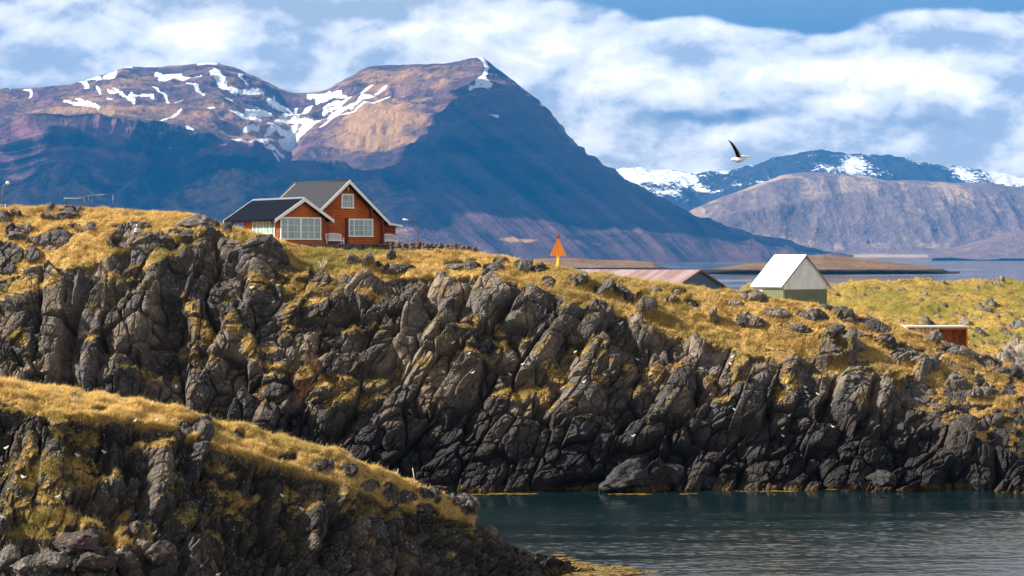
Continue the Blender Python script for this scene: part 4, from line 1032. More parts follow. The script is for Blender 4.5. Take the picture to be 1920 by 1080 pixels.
dw = empty('dry_stone_wall', hl(13, 2.0, 0), 'low dry stone wall of rough brown stones running right from the house terrace', 'stone wall', rz=0)
mb = MB(); rnd = random.Random(9)
x = 735.
while x < 895:
    Yw = 206-(x-735)/157*3.0; top = np.interp(x, [735, 780, 860, 892], [454.5, 453.5, 456, 464])+rnd.uniform(-1.5, 3.)
    zt = zpy(top, Yw); s = rnd.uniform(.14, .46)
    for k in range(4): stone(mb, Vector(((x-960)*Yw/F+rnd.uniform(-.15, .15), Yw+rnd.uniform(-.15, .15), zt-s*.5-k*.26))-dw.location, (s, s*.8, s*.75), rnd)
    x += s*rnd.uniform(.9, 1.5)*19.5
mb.build('coping_stones', M_stone, dw)
mb = MB(); x = 741.
while x < 852:
    Yw = 202.6; s = rnd.uniform(.25, .5)
    stone(mb, Vector(((x-960)*Yw/F, Yw, zpy(464+rnd.uniform(-.5, 2.5), Yw)-.1))-dw.location, (s, s*.7, s*.35), rnd)
    x += s*1.5*19.5
mb.build('footing_stones', M_stone, dw)

# benches
def make_bench(w_, label, loc):
    t = empty('garden_bench', loc, label, 'bench', 'white garden benches by the house', rz=TH)
    for sx in (-1, 1):
        for y in (-.24, .24):
            mb = MB(); mb.bar((sx*w_/2, y, 0), (sx*w_/2, y, .62 if y < 0 else .92), .075, .075, (0, 1, 0)); mb.build('leg', M_white, t)
        mb = MB(); mb.bar((sx*w_/2, -.30, .64), (sx*w_/2, .26, .66), .09, .05); mb.build('armrest', M_white, t)
    mb = MB()
    for k in range(5): mb.bar((-w_/2+.03, -.22+k*.10, .44), (w_/2-.03, -.22+k*.10, .44), .075, .03)
    mb.bar((-w_/2, -.25, .38), (w_/2, -.25, .38), .03, .09); mb.build('seat', M_white, t)
    mb = MB(); n = int(w_/.13)
    def arch(u): return .93+.15*(1-u*u)
    for k in range(n):
        u = -1+2*(k+.5)/n; mb.bar((u*w_/2*.96, .25, .5), (u*w_/2*.96, .27, arch(u)), .065, .03, (0, 1, 0))
    for k in range(12):
        u0, u1 = -1+k/6, -1+(k+1)/6; mb.bar((u0*w_/2, .26, arch(u0)), (u1*w_/2, .26, arch(u1)), .05, .09)
    mb.bar((-w_/2, .26, .52), (w_/2, .26, .52), .04, .07); mb.build('backrest', M_white, t)
    return t
make_bench(1.95, 'white slatted garden bench between the wing and the big ground-floor window of the log house', hl(gx(1022, .35), .35, -.03))
make_bench(1.6, 'white slatted garden bench at the porch end of the house beside an orange pot', hl(gx(1456, 1.9), 1.9, -.03))
M_terra = simple('terracotta', (.55, .16, .05), .7)
mb = MB(); mb.tube([(0, 0, 0), (0, 0, .05), (0, 0, .28), (0, 0, .31)], [.10, .12, .16, .17], 12)
o = mb.build('flower_pot', M_terra, None, True); o.location = hl(gx(1420, .5), .5, -.03); tag(o, 'small orange clay pot on the terrace at the foot of the right-hand bench', 'pot')

# ------------------------------------------------------------------ street lamps
def street_lamp(base, top, reach, label, globe=False):
    t = empty('street_lamp', base, label, 'street lamp', 'street lamps')
    h = top-base.z; mb = MB(); pts = [(0, 0, -.5), (0, 0, h*.55)]
    for k in range(1, 9):
        a = math.pi/2*k/8; pts.append((reach*(1-math.cos(a))*.85, 0, h*.55+(h*.45-.03)*math.sin(a)))
    mb.tube(pts, [.07]*2+[.06]*8, 8); mb.build('pole', M_steel, t, True)
    mb = MB(); e = Vector(pts[-1]); sg = 1 if reach > 0 else -1
    if globe: mb.tube([e+Vector((-.05*sg, 0, -.1)), e+Vector((0, 0, 0)), e+Vector((.1*sg, 0, .12)), e+Vector((.13*sg, 0, .2))], [.08, .20, .17, .05], 12)
    else: mb.tube([e+Vector((-.05*sg, 0, -.02)), e+Vector((.1*sg, 0, 0)), e+Vector((.42*sg, 0, .03)), e+Vector((.55*sg, 0, .05))], [.05, .085, .095, .03], 10)
    mb.build('lamp_head', M_lampgl, t, True)
    return t
b0 = W(783, 462, 230); street_lamp(b0, zpy(411.5, 230), -1.25, 'thin curved street lamp standing beyond the stone wall right of the log house')
b0 = W(5, 390, 212); street_lamp(b0, zpy(343, 212), .55, 'curved street lamp with a round white head at the top of the grassy rise', True)
rl = empty('railing', W(0, 384, 211), 'short white railing at the foot of the street lamp on the grassy rise', 'railing')
for x in (-1.2, -.3, .55):
    mb = MB(); mb.tube([(x, 0, -.5), (x, 0, .05)], .03, 6); mb.build('post', M_white, rl, True)
mb = MB(); mb.tube([(-1.4, 0, .04), (.6, 0, .02)], .03, 6); mb.tube([(-1.4, 0, -.1), (.6, 0, -.12)], .02, 6); mb.build('rail', M_white, rl, True)

# pipe frame on the skyline
dr_ = empty('drying_rack', W(165, 387, 212), 'bare metal frame of thin posts and crossbars on the grassy skyline', 'drying rack')
def lw(px, py, Y): return W(px, py, Y)-dr_.location
for px, p0, p1, Y in ((159, 371.5, 390, 211), (167, 366, 391, 213.5), (173.5, 370, 391, 213), (212.5, 365, 393, 212), (120.5, 372, 384, 213)):
    mb = MB(); mb.tube([lw(px, p0, Y), lw(px, p1, Y)], .035 if px < 210 else .055, 6); mb.build('post', M_steel, dr_, True)
for pts, r_ in (([(120, 371.5, 213), (140, 372, 212), (159, 371.5, 211)], .045), ([(150, 371, 211.5), (166, 367, 213), (190, 365, 213), (212, 366, 212)], .04), ([(159, 370.5, 211), (174, 370.5, 213)], .025), ([(166, 366, 213.5), (212, 365.2, 212)], .025)):
    mb = MB(); mb.tube([lw(*p) for p in pts], r_, 6); mb.build('crossbar', simple('weathered_bar', (.17, .20, .19), .7) if r_ > .03 else M_steel, dr_, True)

# ------------------------------------------------------------------ orange sea mark
M_orange = wood('orange_board', (.95, .19, .006), (1., .34, .01), .5, (9, 9, 1))
M_yellow = simple('yellow_paint', (.86, .62, .015), .5, vary=.15)
M_lantern = simple('red_lantern', (.30, .02, .012), .35)
M_blk = simple('black_metal', (.02, .02, .022), .5)
bc = empty('sea_mark', W(1046.5, 503, 199.5), 'orange triangular daymark on a yellow pole with a dark red lantern on top', 'beacon')
mb = MB(); mb.tube([(0, 0, -.6), (0, 0, 1.3)], .135, 12); mb.build('pole', M_yellow, bc, True)
mb = MB(); zb, zt = 1.14, 2.80
for k in range(11):    # vertical boards, cut to a triangle, in front and in two side wings
    u0, u1 = -.80+k*.1455, -.80+(k+1)*.1455-.012
    h0 = zt-(zt-zb)*max(0, abs(u0)-.06)/.74; h1 = zt-(zt-zb)*max(0, abs(u1)-.06)/.74
    if u0*u1 < 0: h0 = h1 = zt
    mb.prism([(u0, -.16, zb), (u1, -.16, zb), (u1, -.16, max(h1, zb+.01)), (u0, -.16, max(h0, zb+.01))], (0, .035, 0))
mb.build('daymark_panel', M_orange, bc)
mb = MB()
for k in range(8):
    u0, u1 = .02+k*.095, .02+(k+1)*.095-.01
    h0 = zt-(zt-zb)*max(0, u0-.06)/.74; h1 = zt-(zt-zb)*max(0, u1-.06)/.74
    for y0, y1 in ((-.12, .6),):
        mb.prism([(0+.02, y0+u0, zb), (.055, y0+u0, zb), (.055, y0+u0, h0), (.02, y0+u0, h0)], (0, .085, 0))
mb.build('side_panel', M_orange, bc)
mb = MB(); mb.bar((-.78, -.11, zb+.02), (.78, -.11, zb+.02), .04, .05); mb.bar((-.45, -.11, zb+.62), (.45, -.11, zb+.62), .04, .05); mb.build('cross_batten', M_orange, bc)
mb = MB(); mb.tube([(0, 0, 2.7), (0, 0, 2.82), (0, 0, 2.84), (0, 0, 3.05), (0, 0, 3.12), (0, 0, 3.2)], [.05, .06, .11, .11, .07, .02], 10); mb.build('lantern', M_lantern, bc, True)
mb = MB(); mb.tube([(.07, 0, 2.6), (.08, 0, 3.28)], .018, 5); mb.tube([(-.09, -.05, 2.84), (-.1, -.05, 3.18)], .012, 5); mb.build('lantern_rod', M_blk, bc)
for z in (.35, .92):
    mb = MB(); mb.bar((-.26, 0, z), (.2, 0, z), .05, .04); mb.build('rung', M_yellow, bc)

# ------------------------------------------------------------------ white shed
TS = math.radians(30); SO = W(1510, 568, 200.4)
sd = empty('white_shed', SO, 'small white gabled shed with a green corrugated base and bright white roof', 'shed', rz=TS)
m, t, b = material('white_render'); tc = t.n('ShaderNodeTexCoord').outputs['Object']
nn = t.noise(t.scale(tc, (1, 1, .35)), 1.4, 6, .65)
t.put(b.inputs['Base Color'], t.mix(t.ss(nn, .38, .75), (.86, .85, .82, 1), (.66, .63, .58, 1))); b.inputs['Roughness'].default_value = .8; M_render = m
M_green = simple('green_sheet', (.17, .185, .11), .6, vary=.2, nscale=2)
M_sroof = simple('white_sheet_roof', (.86, .87, .88), .5, vary=.04)
M_fascia = simple('grey_fascia', (.20, .19, .18), .7)
g = 2.56; L = 4.2; zE = (568-531)/19.96; zR = (568-477.5)/19.96; zG = (568-542.5)/19.96
mb = MB(); mb.prism([(-g, 0, zG), (g, 0, zG), (g, 0, zE+.05), (0, 0, zR-.12), (-g, 0, zE+.05)], (0, L, 0)); mb.box(-g+.03, .03, -1.2, g-.03, L-.03, zG+.01)
mb.box(-g-.012, 3.3, -1.2, -g+.03, L, zG+.0); mb.build('wall', M_render, sd)
def corrug(mb, p, q, z0, z1, n, d, out):
    p, q, out = Vector(p), Vector(q), Vector(out)
    pts = []
    for i in range(n+1):
        for j, h in ((0, 0), (.25, 1), (.5, 1), (.75, 0)):
            f = (i+j)/n
            if f > 1: break
            pts.append(p.lerp(q, f)+out*(d*h))
    k = len(pts); mb.add([(a.x, a.y, z0) for a in pts]+[(a.x, a.y, z1) for a in pts], [(i, i+1, i+1+k, i+k) for i in range(k-1)])
mb = MB(); corrug(mb, (-g, -.015, 0), (g, -.015, 0), -1.2, zG, 20, .05, (0, -1, 0)); corrug(mb, (-g-.015, 0, 0), (-g-.015, 3.3, 0), -1.2, zG, 14, .05, (-1, 0, 0)); mb.build('base_cladding', M_green, sd)
mb = MB(); ov = .30; sl_ = (zR-zE)/g
for sgn in (-1, 1):
    a = (sgn*(g+ov), -.16, zE-ov*sl_+.06); b2 = (0, -.16, zR)
    mb.prism([a, b2, (0, -.16, zR-.09), (a[0], a[1], a[2]-.09)], (0, L+.75, 0))
for k in range(9):
    for sgn in (-1, 1): mb.prism([(sgn*(g+ov-.02), k*.58, zE-ov*sl_+.085), (0, k*.58, zR+.03), (0, k*.58, zR-.02), (sgn*(g+ov-.02), k*.58, zE-ov*sl_+.03)], (0, .05, 0))
mb.build('roof', M_sroof, sd)
mb = MB()
for sgn in (-1, 1):
    a = Vector((sgn*(g+ov+.01), -.20, zE-ov*sl_+.03)); b2 = Vector((0, -.20, zR-.03)); mb.prism([a, b2, b2-Vector((0, 0, .17)), a-Vector((0, 0, .15))], (0, .038, 0))
mb.build('bargeboard', M_fascia, sd)
mb = MB(); mb.box(-g-ov-.02, -.1, zE-ov*sl_-.10, -g-ov+.03, L+.5, zE-ov*sl_+.0); mb.build('eaves_board', M_fascia, sd)

# ------------------------------------------------------------------ long barn beyond the crest
TB = math.radians(50); BO = W(1313, 506, 232)
bn = empty('long_barn', Vector((BO.x, BO.y, 14)), 'long low barn with a faded pink metal roof and dark blue gable behind the crest', 'barn', rz=TB)
m, t, b = material('faded_pink_sheet'); tc = t.n('ShaderNodeTexCoord').outputs['Object']
n1_ = t.noise(t.scale(tc, (.15, 1.1, .15)), 1., 4, .6); n2_ = t.noise(tc, .7, 6, .65)
c_ = t.mix(t.ss(n1_, .4, .62), (.24, .155, .155, 1), (.36, .27, .29, 1)); c_ = t.mix(t.m('MULTIPLY', t.ss(n2_, .5, .7), .5), c_, (.34, .17, .13, 1))
t.put(b.inputs['Base Color'], c_); b.inputs['Roughness'].default_value = .55; M_pink = m
M_navy = simple('dark_blue_sheet', (.045, .085, .17), .6, vary=.2)
bz = BO.z-14; hb, rise, BL_ = 5.9, 2.25, 18.2
mb = MB(); mb.prism([(-hb+.1, .1, -1), (hb-.1, .1, -1), (hb-.1, .1, bz-rise-.05), (0, .1, bz-.12), (-hb+.1, .1, bz-rise-.05)], (0, BL_-.2, 0)); mb.build('wall', M_navy, bn)
mb = MB()
for sgn in (-1, 1):
    mb.prism([(sgn*(hb+.1), -.1, bz-rise-.04), (0, -.1, bz), (0, -.1, bz-.09), (sgn*(hb+.1), -.1, bz-rise-.13)], (0, BL_+.2, 0))
    k = 0.
    while k < BL_: mb.prism([(sgn*(hb+.1), k, bz-rise-.0), (0, k, bz+.035), (0, k, bz-.02), (sgn*(hb+.1), k, bz-rise-.06)], (0, .07, 0)); k += .45
mb.build('roof', M_pink, bn)
mb = MB()
for sgn in (-1, 1): mb.prism([(sgn*(hb+.12), -.15, bz-rise-.03), (0, -.15, bz+.02), (0, -.15, bz-.2), (sgn*(hb+.12), -.15, bz-rise-.22)], (0, .045, 0))
mb.build('bargeboard', simple('brown_trim', (.12, .06, .045), .7), bn)
mb = MB(); xx = -2.2; mb.tube([(xx, 13.2, bz-.95), (xx, 13.2, bz-.45)], .10, 8); mb.tube([(xx, 13.2, bz-.47), (xx, 13.2, bz-.38)], [.17, .1], 8); mb.build('roof_vent', M_blk, bn, True)

# ------------------------------------------------------------------ rusty shelter
RO = W(1700, 650, 213)
rs_ = empty('rusty_shelter', RO, 'low rusty corrugated-iron shelter with a flat pale metal roof, in the dip behind the slope', 'shelter', rz=math.radians(4))
def rust_mat(name, pale, k0, k1):
    m, t, b = material(name); tc = t.n('ShaderNodeTexCoord').outputs['Object']
    n_ = t.noise(t.scale(tc, (1.6, 1.6, .5)), 1.5, 7, .7); n2 = t.noise(tc, 9., 5, .7)
    c = t.mix(t.ss(n_, k0, k1), (*pale, 1), (.36, .095, .02, 1)); c = t.mix(t.m('MULTIPLY', t.ss(n2, .5, .7), .6), c, (.13, .035, .015, 1))
    t.put(b.inputs['Base Color'], c); b.inputs['Roughness'].default_value = .85; return m
M_rust = rust_mat('rusty_sheet', (.16, .045, .018), .4, .6); M_rustpale = rust_mat('part_rusted_sheet', (.62, .58, .50), .42, .62)
M_roofbl = simple('pale_blue_sheet', (.50, .58, .62), .45, vary=.15)
WS = 6.35; hS = (650-614)/18.8
mb = MB(); corrug(mb, (.85, 0, 0), (3.3, 0, 0), -1.2, hS, 18, .05, (0, -1, 0)); mb.box(.85, .01, -1.2, 3.3, .06, hS); mb.build('front_sheet', M_rustpale, rs_)
mb = MB(); corrug(mb, (3.3, 1.0, 0), (6.1, 1.0, 0), -1.2, hS, 14, .06, (0, -1, 0)); mb.box(3.3, 1.02, -1.2, 6.2, 1.08, hS); mb.box(.85, 2.5, -1.2, 6.15, 2.6, hS); mb.box(.8, .06, -1.2, .88, 2.5, hS); mb.box(6.08, .1, -1.2, 6.15, 2.6, hS); mb.box(3.26, .06, -1.2, 3.31, 1.0, hS); mb.build('wall', M_rust, rs_)
mb = MB(); mb.box(6.05, -.05, -1.2, 6.19, .09, hS); mb.box(3.3, -.05, hS-.2, 6.05, .02, hS-.01); mb.box(2.2, -.10, -1.2, 2.28, -.055, hS); mb.build('frame', rust_mat('orange_rust', (.55, .20, .05), .4, .7), rs_)
mb = MB(); mb.box(-.15, -.35, hS, WS, 2.9, hS+.13); mb.build('roof', M_roofbl, rs_)
# ------------------------------------------------------------------ gulls
M_bird = None
def bird_mats():
    w_ = simple('white_feathers', (.82, .82, .80), .8, vary=.05); g_ = simple('grey_feathers', (.42, .44, .47), .8); k_ = simple('black_feathers', (.012, .011, .011), .8); y_ = simple('yellow_beak', (.7, .38, .03), .6)
    return [w_, g_, k_, y_]
BM = bird_mats()
def loft(mb, rings, n=10):
    """rings: (centre, side vector radius, up vector radius)"""
    b = len(mb.v)
    for c, a, u in rings:
        for k in range(n):
            t = 2*math.pi*k/n; p = Vector(c)+Vector(a)*math.cos(t)+Vector(u)*math.sin(t); mb.v.append(tuple(p))
    for i in range(len(rings)-1):
        for k in range(n):
            mb.f.append((b+i*n+k, b+i*n+(k+1) % n, b+(i+1)*n+(k+1) % n, b+(i+1)*n+k)); mb.mi.append(mb.cur)
    mb.f.append(tuple(b+k for k in range(n))); mb.mi.append(mb.cur)
    e = b+(len(rings)-1)*n; mb.f.append(tuple(e+k for k in range(n-1, -1, -1))); mb.mi.append(mb.cur)
def body_rings(s=1.):
    R = [(-.24, .005, .004, .0), (-.20, .030, .012, .0), (-.12, .045, .035, -.005), (-.04, .062, .056, -.012), (.04, .062, .060, -.010), (.10, .046, .046, .004), (.15, .034, .036, .016), (.19, .036, .036, .022), (.225, .028, .028, .020), (.245, .012, .012, .014)]
    return [((x*s, 0, z*s), (0, a*s, 0), (0, 0, u*s)) for x, a, u, z in R]
def perched():
    mb = MB(); R = body_rings()
    # head raised on the neck, tail level
    R2 = []
    for c, a, u in R:
        x = c[0]; z = c[2]+max(0, x-.04)*.55; R2.append(((x*.75, 0, z+.14), a, u))
    R2 = [(c, Vector(a)*1.3, Vector(u)*1.55) for c, a, u in R2]; loft(mb, R2)
    mb.cur = 3; mb.tube([(.175, 0, .255), (.215, 0, .245)], [.010, .003], 5)
    mb.tube([(.0, .02, .10), (.0, .02, 0)], .006, 4); mb.tube([(.0, -.02, .10), (.0, -.02, 0)], .006, 4)
    mb.cur = 1
    for s in (-1, 1): loft(mb, [((.08, s*.045, .150), (0, .012, 0), (0, 0, .028)), ((-.02, s*.058, .148), (0, .014, 0), (0, 0, .048)), ((-.15, s*.040, .150), (0, .010, 0), (0, 0, .022)), ((-.20, s*.025, .150), (0, .006, 0), (0, 0, .010))], 8)
    mb.cur = 2; loft(mb, [((-.17, 0, .152), (0, .022, 0), (0, 0, .008)), ((-.28, 0, .150), (0, .006, 0), (0, 0, .003))], 6)
    return mb
gproto = None
GULLS = [((1163,614),'white gull resting on a mossy ledge just under the crest, by itself',1.5),((472,543),'white gull on the grassy ledge below the jutting rock near the house',1.2),((1509,717),'white gull standing highest on the brown mossy knob below the white shed',1.2),
 ((219,1027),'white gull sitting on mossy ground above the fallen boulders of the near headland',1.2),((44,899),'white gull on top of the green mossy hump at the near headland',1.2),((12,847),'white gull at the far left of the near cliff',1.1),((146,849),'white gull with raised head on a ledge halfway up the near cliff',1.1),
 ((567,950),'gull on the flat sunlit slab at the right of the near cliff',1.1),((288,989),'white gull in the dark recess of the near cliff, above the boulders',1.1),((108,945),'white gull on the green slope left of the dark columns',1.1),((5,982),'small white gull low on the rocks at the left end of the near shore',1.),((253,802),'white gull just below the grass edge of the near headland',1.),((294,800),'white gull at the top of the near cliff beside a small cairn-like rock',1.),
 ((1187,818),'white gull on the mossy patch low above the big shoreline slab',1.1),((1562,788),'white gull on a pale streaked rock, rightmost gull of the far cliff',1.)]
for p_ in [(196,854),(1196,665),(1134,706),(1149,707),(1373,672),(1370,688),(1479,730),(1512,732),(1534,745),(1516,748),(1378,768),(1479,788),(1467,803),(1468,814),(849,651),(879,660),(832,703),(886,702),(957,708),(980,677),(1078,660),(1011,717),(1095,716),(512,572),(43,513),(530,939)]:
    GULLS.append((p_, 'tiny white gull perched on a dark cliff ledge among many others', 1.))
rnd = random.Random(3)
for (p_, lab, s) in GULLS:
    tgt = near if (p_[1] > 790 and p_[0] < 620) else headland
    best = None
    for dy in (0, 3, -3, 6, -6, 9, -9, 12, 15):    # settle on the flattest spot close by
        loc, nor = hit(tgt, p_[0], p_[1]+dy)
        if loc is None: continue
        sc_ = nor.z-abs(dy)*.02
        if best is None or sc_ > best[0]: best = (sc_, loc)
    if best is None: continue
    if gproto is None:
        o = perched().build('gull', BM, None, True); gproto = o
    else:
        o = gproto.copy(); C.objects.link(o)
    o.location = best[1]+Vector((0, -.05, -.01)); k_ = s*(1.0 if tgt is headland else .8)
    o.scale = (k_, k_, k_); o.rotation_euler = (0, 0, rnd.choice([0, math.pi])+rnd.uniform(-.5, .5))
    tag(o, lab, 'gull', 'gulls resting on the cliffs')

# the gull in flight, at 80 m
YG = 80.; GO = W(1385, 297, YG)
def gp_(px, py, dy=0.): return W(px, py, YG)-GO+Vector((0, dy, 0))
fly = empty('flying_gull', GO, 'black-backed gull gliding with one dark wing raised high, in front of the far clouds', 'gull')
mb = MB(); tail, head = gp_(1399, 299), gp_(1371, 299.5); ax = (head-tail).normalized(); up_v = Vector((ax.z*-1, 0, ax.x)); up_v = Vector((0, 0, 1)); sv = Vector((0, 1, 0))
Lb = (head-tail).length
prof = [(0, .030, .004, 0), (.10, .050, .010, 0), (.2, .032, .022, 0), (.35, .046, .042, -.012), (.52, .058, .056, -.016), (.68, .050, .050, -.006), (.80, .034, .034, .010), (.88, .033, .033, .014), (.95, .022, .022, .010), (.98, .010, .010, .004)]
loft(mb, [(tail+ax*(f*Lb)+Vector((0, 0, z)), sv*a*1.5, up_v*u*1.9) for f, a, u, z in prof], 12)
mb.cur = 3; mb.tube([head+Vector((.0, 0, .004)), head+Vector((-.045, 0, -.006))], [.010, .003], 6)
def wing(mb, pts, chord_dir, chords, thick=.010):
    """pts: centre line of the leading edge; a thin lens section swept along it"""
    n = 8; b = len(mb.v); cd = Vector(chord_dir).normalized()
    for i, (p, c) in enumerate(zip(pts, chords)):
        d = (pts[min(i+1, len(pts)-1)]-pts[max(i-1, 0)]).normalized(); nrm = d.cross(cd).normalized()
        for k in range(n):
            f = k/n
            if f < .5: a = f*2; off = thick*math.sin(a*math.pi)*.8+.002
            else: a = (1-f)*2; off = -.002
            mb.v.append(tuple(p+cd*(c*a)+nrm*off))
    for i in range(len(pts)-1):
        for k in range(n):
            mb.f.append((b+i*n+k, b+i*n+(k+1) % n, b+(i+1)*n+(k+1) % n, b+(i+1)*n+k))
            trailing = k in (3, 4)
            mb.mi.append(0 if (trailing and i < len(pts)-2) else mb.cur)
    e = b+(len(pts)-1)*n; mb.f.append(tuple(e+k for k in range(n))); mb.mi.append(mb.cur)
mb.cur = 2
A = [gp_(1384, 295.5, -.02), gp_(1381.5, 290, -.10), gp_(1379, 284, -.20), gp_(1374.5, 276, -.30), gp_(1370, 269, -.38), gp_(1365.5, 263.5, -.44)]
# the chord of the near wing runs back towards the tail
wing(mb, [a+Vector((-.055, 0, -.01)) for a in A], (1, .15, -.12), [.22, .22, .21, .18, .14, .05])
Bw = [gp_(1386, 295, .02), gp_(1391, 292, .12), gp_(1396, 290.5, .24), gp_(1402, 291, .36), gp_(1408, 291.5, .46), gp_(1414, 291.2, .54)]
mb.cur = 0; wing(mb, [a+Vector((-.05, 0, 0)) for a in Bw], (.65, .2, -.5), [.20, .20, .17, .13, .09, .03])
bo = mb.build('body', BM, fly, True)
# dark saddle across the back
sb = MB(); sb.cur = 2; loft(sb, [(gp_(1385, 294.6), (.012, .02, 0), (0, 0, .012)), (gp_(1389, 294.4, .03), (.02, .035, 0), (0, 0, .014)), (gp_(1393, 293.6, .07), (.015, .03, 0), (0, 0, .008))], 8)
sb.build('back_feathers', BM, fly, True)
o = MB(); loft(o, [((x*.5, 0, 0), (0, a, 0), (0, 0, a)) for x, a in ((-.5, .01), (-.1, .10), (.3, .08), (.5, .02))], 8)
wing(o, [Vector((0, .05, .03)), Vector((0, .4, .16)), Vector((-.1, .75, .05))], (1, 0, 0), [.2, .18, .02]); wing(o, [Vector((0, -.05, .03)), Vector((0, -.4, .16)), Vector((-.1, -.75, .05))], (1, 0, 0), [.2, .18, .02])
bb = o.build('distant_bird', simple('dark_bird', (.03, .03, .03), .8), None, True); bb.location = W(1665, 117.5, 520); bb.scale = (.7, .7, .7); tag(bb, 'distant bird, a mere dark speck high against the clouds', 'bird')

# ------------------------------------------------------------------ seated person
loc, nor = hit(headland, 257, 440)
PB = Vector((loc.x, loc.y-.05, loc.z))
PB = W(257, 439, loc.y); PB.z = max(PB.z, loc.z)
person = empty('person', PB, 'person in light blue jacket and pale cap sitting on the cliff-top rocks', 'person')
M_skin = simple('skin', (.52, .28, .19), .6); M_jack = simple('light_blue_jacket', (.42, .66, .80), .7, vary=.15); M_trou = simple('brown_trousers', (.20, .085, .045), .8); M_cap = simple('pale_cap', (.72, .68, .68), .8); M_scarf = simple('pink_scarf', (.60, .08, .20), .8); M_hair = simple('dark_hair', (.05, .03, .02), .7)
def skin_mesh(name, verts, edges, radii, mat, root=0, lev=1):
    me = bpy.data.meshes.new(name); me.from_pydata(verts, edges, []); o = bpy.data.objects.new(name, me); C.objects.link(o)
    md = o.modifiers.new('skin', 'SKIN'); md.use_smooth_shade = True
    if not me.skin_vertices:
        with bpy.context.temp_override(object=o, active_object=o): bpy.ops.mesh.customdata_skin_add()
    for i, r in enumerate(radii):
        sv_ = me.skin_vertices[0].data[i]; sv_.radius = (r, r) if not hasattr(r, '__len__') else r; sv_.use_root = i == root
    sb_ = o.modifiers.new('sub', 'SUBSURF'); sb_.levels = lev; sb_.render_levels = lev
    me.materials.append(mat); o.parent = person
    return o
# body (seat at z = 0, facing the viewer, -y)
V_ = [(0, 0, .08), (0, .0, .32), (0, -.01, .50), (0, -.02, .58), (0, -.04, .66), (0, -.05, .76), (0, -.045, .84)]
R_ = [.13, .12, .11, .055, .07, .092, .06]; E_ = [(i, i+1) for i in range(6)]
for s in (-1, 1):
    b = len(V_)
    V_ += [(s*.17, 0, .50), (s*.25, -.06, .27), (s*.09, -.27, .20), (s*.05, -.33, .21)]; R_ += [.055, .042, .032, .034]; E_ += [(2, b), (b, b+1), (b+1, b+2), (b+2, b+3)]
    for k, (dx, dl, dz) in enumerate(((-.03, .085, .0), (-.01, .095, .0), (.01, .09, -.005), (.028, .07, -.01), (-.045, .045, .03))):
        c = len(V_); V_ += [(s*(.05+dx), -.33-dl*.5, .21+dz), (s*(.05+dx*.8), -.33-dl*.8, .185+dz)]; R_ += [.010, .008]; E_ += [(b+3, c), (c, c+1)]
for s in (-1, 1):
    b = len(V_); V_ += [(s*.10, -.06, .06), (s*.17, -.45, .12), (s*.15, -.52, -.28), (s*.15, -.66, -.32)]; R_ += [.085, .058, .040, .030]; E_ += [(0, b), (b, b+1), (b+1, b+2), (b+2, b+3)]
skin_mesh('body', V_, E_, R_, M_skin, 0, 2)
V_ = [(0, 0, .06), (0, 0, .30), (0, -.01, .49), (0, -.02, .57)]; R_ = [.155, .15, .14, .075]; E_ = [(0, 1), (1, 2), (2, 3)]
for s in (-1, 1):
    b = len(V_); V_ += [(s*.18, 0, .50), (s*.26, -.06, .27), (s*.11, -.25, .20)]; R_ += [.075, .060, .045]; E_ += [(2, b), (b, b+1), (b+1, b+2)]
skin_mesh('jacket', V_, E_, R_, M_jack)
V_ = [(0, 0, .06)]; R_ = [.14]; E_ = []
for s in (-1, 1):
    b = len(V_); V_ += [(s*.11, -.08, .06), (s*.17, -.45, .12), (s*.15, -.51, -.24)]; R_ += [.10, .072, .052]; E_ += [(0, b), (b, b+1), (b+1, b+2)]
skin_mesh('trousers', V_, E_, R_, M_trou)
for s in (-1, 1):
    mb = MB(); loft(mb, [((s*.15, -.49, -.33), (.045, 0, 0), (0, 0, .05)), ((s*.15, -.60, -.34), (.05, 0, 0), (0, 0, .045)), ((s*.15, -.75, -.36), (.03, 0, 0), (0, 0, .02))], 8); mb.build('shoe', M_blk, person, True)
mb = MB(); mb.tube([(0, -.05, .78), (0, -.05, .80), (0, -.045, .87), (0, -.04, .91)], [.115, .115, .095, .03], 12); mb.tube([(0, -.12, .80), (0, -.22, .785)], [.08, .05], 8); mb.build('cap', M_cap, person, True)
mb = MB(); mb.tube([(0, -.01, .62), (0, -.0, .70), (0, -.0, .80)], [.07, .088, .10], 10); mb.build('hair', M_hair, person, True)
mb = MB(); mb.tube([(0, -.02, .56), (0, -.04, .60)], [.095, .085], 10); mb.tube([(.0, -.16, .52), (.01, -.19, .40), (0, -.19, .24)], [.04, .055, .045], 8); mb.build('scarf', M_scarf, person, True)

# ------------------------------------------------------------------ boulders
def boulder_mat(name, c1, c2, lich=.5):
    m, t, b = material(name); tc = t.n('ShaderNodeTexCoord').outputs['Object']
    a = t.noise(tc, 1.3, 6, .65); f = t.noise(tc, 7., 5, .7); l = t.noise(tc, 3.2, 7, .72)
    c = t.mix(t.ss(a, .38, .66), (*c1, 1), (*c2, 1)); c = t.mix(t.m('MULTIPLY', t.ss(f, .4, .75), .4), c, (c2[0]*1.5, c2[1]*1.5, c2[2]*1.5, 1))
    c = t.mix(t.m('MULTIPLY', t.ss(l, .60, .66), lich), c, (.52, .51, .48, 1)); t.put(b.inputs['Base Color'], c); b.inputs['Roughness'].default_value = .85
    bump(t, b, t.m('ADD', f, t.noise(tc, 25., 4, .65)), .7, .05); return m
M_bd = boulder_mat('grey_boulder', (.05, .045, .042), (.17, .145, .12)); M_bw = boulder_mat('wet_boulder', (.009, .009, .012), (.035, .032, .034), .15); M_br = boulder_mat('red_brown_boulder', (.035, .024, .022), (.08, .052, .044), .6)
